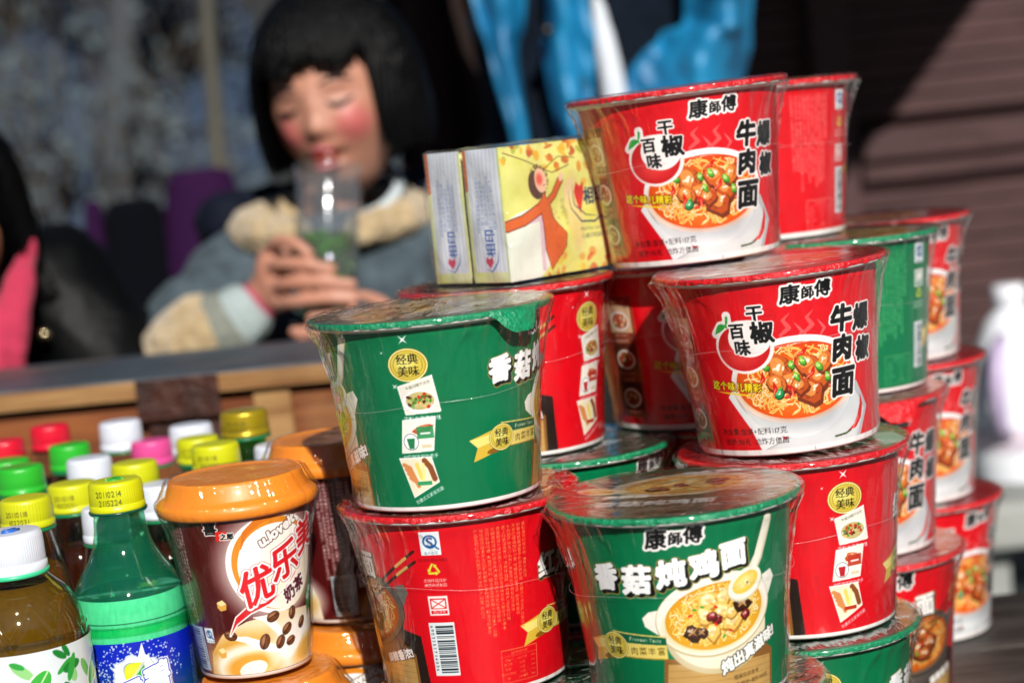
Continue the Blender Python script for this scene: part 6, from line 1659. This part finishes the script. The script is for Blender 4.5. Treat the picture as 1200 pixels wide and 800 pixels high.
    link('jug_body', lathe_mesh('jug', spline([(.0002, .0), (.062, .0), (.07, .01), (.072, .05), (.071, .12), (.064, .18), (.045, .235), (.025, .262), (.022, .272)], 60), 64), wp, j)
    link('cap', lathe_mesh('cap', [(.024, .268), (.026, .27), (.026, .296), (.022, .3), (.0002, .3)], 40), wp, j)
    b = bmesh.new(); tube_bm(b, [(-.05, -.03, .225), (-.085, -.055, .21), (-.098, -.062, .16), (-.09, -.058, .1), (-.062, -.04, .075)], [.009, .011, .012, .011, .009], 10); from_bm('handle', b, principled('lavender_plastic', 'b4a4c4', rough=.4), j)
    link('band', lathe_mesh('band', [(.0725, .05), (.0735, .052), (.0735, .085), (.0728, .087)], 64), principled('lavender_band', 'ccc0cc', rough=.5), j)
    # purple and navy padded folding chair
    c = empty('padded_chair', (-.535, 2.98, 0), (0, 0, .1), 'purple and navy padded chair standing empty between the two people', 'chair')
    pu = principled('purple_fabric', '26062f', rough=.85, spec=.15, bump=(60, .4)); nv = principled('navy_fabric', '04060c', rough=1, spec=.1, bump=(60, .4)); fr = principled('black_frame', '121214', rough=.4, metal=.6)
    def pad(name, xa, xb, z0, z1, m, par, top=.0):
        bm = bmesh.new(); loft(bm, [((xa+xb)/2, 0, z0, (xb-xa)/2, .03), ((xa+xb)/2, 0, (z0+z1)/2, (xb-xa)/2*1.02, .034), ((xa+xb)/2+top, .01, z1-.03, (xb-xa)/2*.9, .032), ((xa+xb)/2+top, .01, z1, (xb-xa)/2*.45, .02)]); return fuse(name, bm, .008, m, par, smooth=3)
    back = pad('backrest', -.075, .03, .42, .895, nv, c)
    pad('purple_panel', .012, .135, .42, .93, pu, back, .01); pad('purple_piping', -.10, -.065, .42, .90, pu, back)
    bm = bmesh.new(); bm_box(bm, (-.12, -.34, .38), (.14, .02, .425), bevel=.015); from_bm('seat', bm, nv, c)
    for sx in (-.11, .13):
        for sy in (-.32, .0):
            bm = bmesh.new(); tube_bm(bm, [(sx, sy, .38), (sx*1.1, sy*1.08, 0)], .011, 10); from_bm('leg', bm, fr, c)
# ------------------------------------------------------------------ camera and light
build_cups()
build_tea(); build_lemon_bottle(); build_tea_bottle(); build_small_bottles(); build_tissue(); build_furniture()
build_girl(); build_woman(); build_blue_person()
build_background()
cam = bpy.data.cameras.new('camera'); co = bpy.data.objects.new('camera', cam); COL.objects.link(co); SC.camera = co
p, r = math.radians(6.16), math.radians(5.93)
f = Vector((0, math.cos(p), -math.sin(p))); rt = Vector((1, 0, 0)); up = rt.cross(f)
r2 = rt*math.cos(r)-up*math.sin(r); u2 = rt*math.sin(r)+up*math.cos(r)
M = Matrix.Identity(4)
for i, v in enumerate((r2, u2, -f)):
    for j in range(3): M[j][i] = v[j]
M.translation = Vector((0, 0, TZ+.437)); co.matrix_world = M
cam.sensor_width = 36; cam.lens = 2270/1200*36; cam.clip_end = 2000; cam.clip_start = .02
cam.dof.use_dof = True; cam.dof.focus_distance = 1.13; cam.dof.aperture_fstop = cam.lens/13.8; cam.dof.aperture_blades = 0

sl = bpy.data.lights.new('sun', 'SUN'); so = bpy.data.objects.new('sun', sl); COL.objects.link(so)
sl.energy = 5.0; sl.angle = math.radians(.53); sl.color = (1, .95, .88)
so.rotation_euler = S.to_track_quat('Z', 'Y').to_euler(); so.location = S*5
w = bpy.data.worlds.new('World'); SC.world = w; w.use_nodes = True; nt = w.node_tree; nt.nodes.clear()
sky = nt.nodes.new('ShaderNodeTexSky'); sky.sky_type = 'NISHITA'; sky.sun_disc = False
sky.sun_elevation = SUN_EL; sky.sun_rotation = math.atan2(S.x, S.y); sky.altitude = 2500
bg = nt.nodes.new('ShaderNodeBackground'); bg.inputs[1].default_value = .05
wo = nt.nodes.new('ShaderNodeOutputWorld'); nt.links.new(sky.outputs[0], bg.inputs[0]); nt.links.new(bg.outputs[0], wo.inputs[0])
bpy.data.objects.remove(_fo)
SC.view_settings.view_transform = 'Standard'; SC.view_settings.look = 'None'; SC.view_settings.exposure = .22; SC.view_settings.gamma = 1
cy = SC.cycles
SC.render.engine = 'CYCLES'
cy.use_denoising = True
try: cy.denoiser = 'OPENIMAGEDENOISE'; cy.denoising_input_passes = 'RGB_ALBEDO_NORMAL'
except Exception: pass
cy.transparent_max_bounces = 24; cy.max_bounces = 8; cy.diffuse_bounces = 3; cy.glossy_bounces = 4; cy.transmission_bounces = 8
cy.sample_clamp_indirect = 6; cy.caustics_reflective = False; cy.caustics_refractive = False
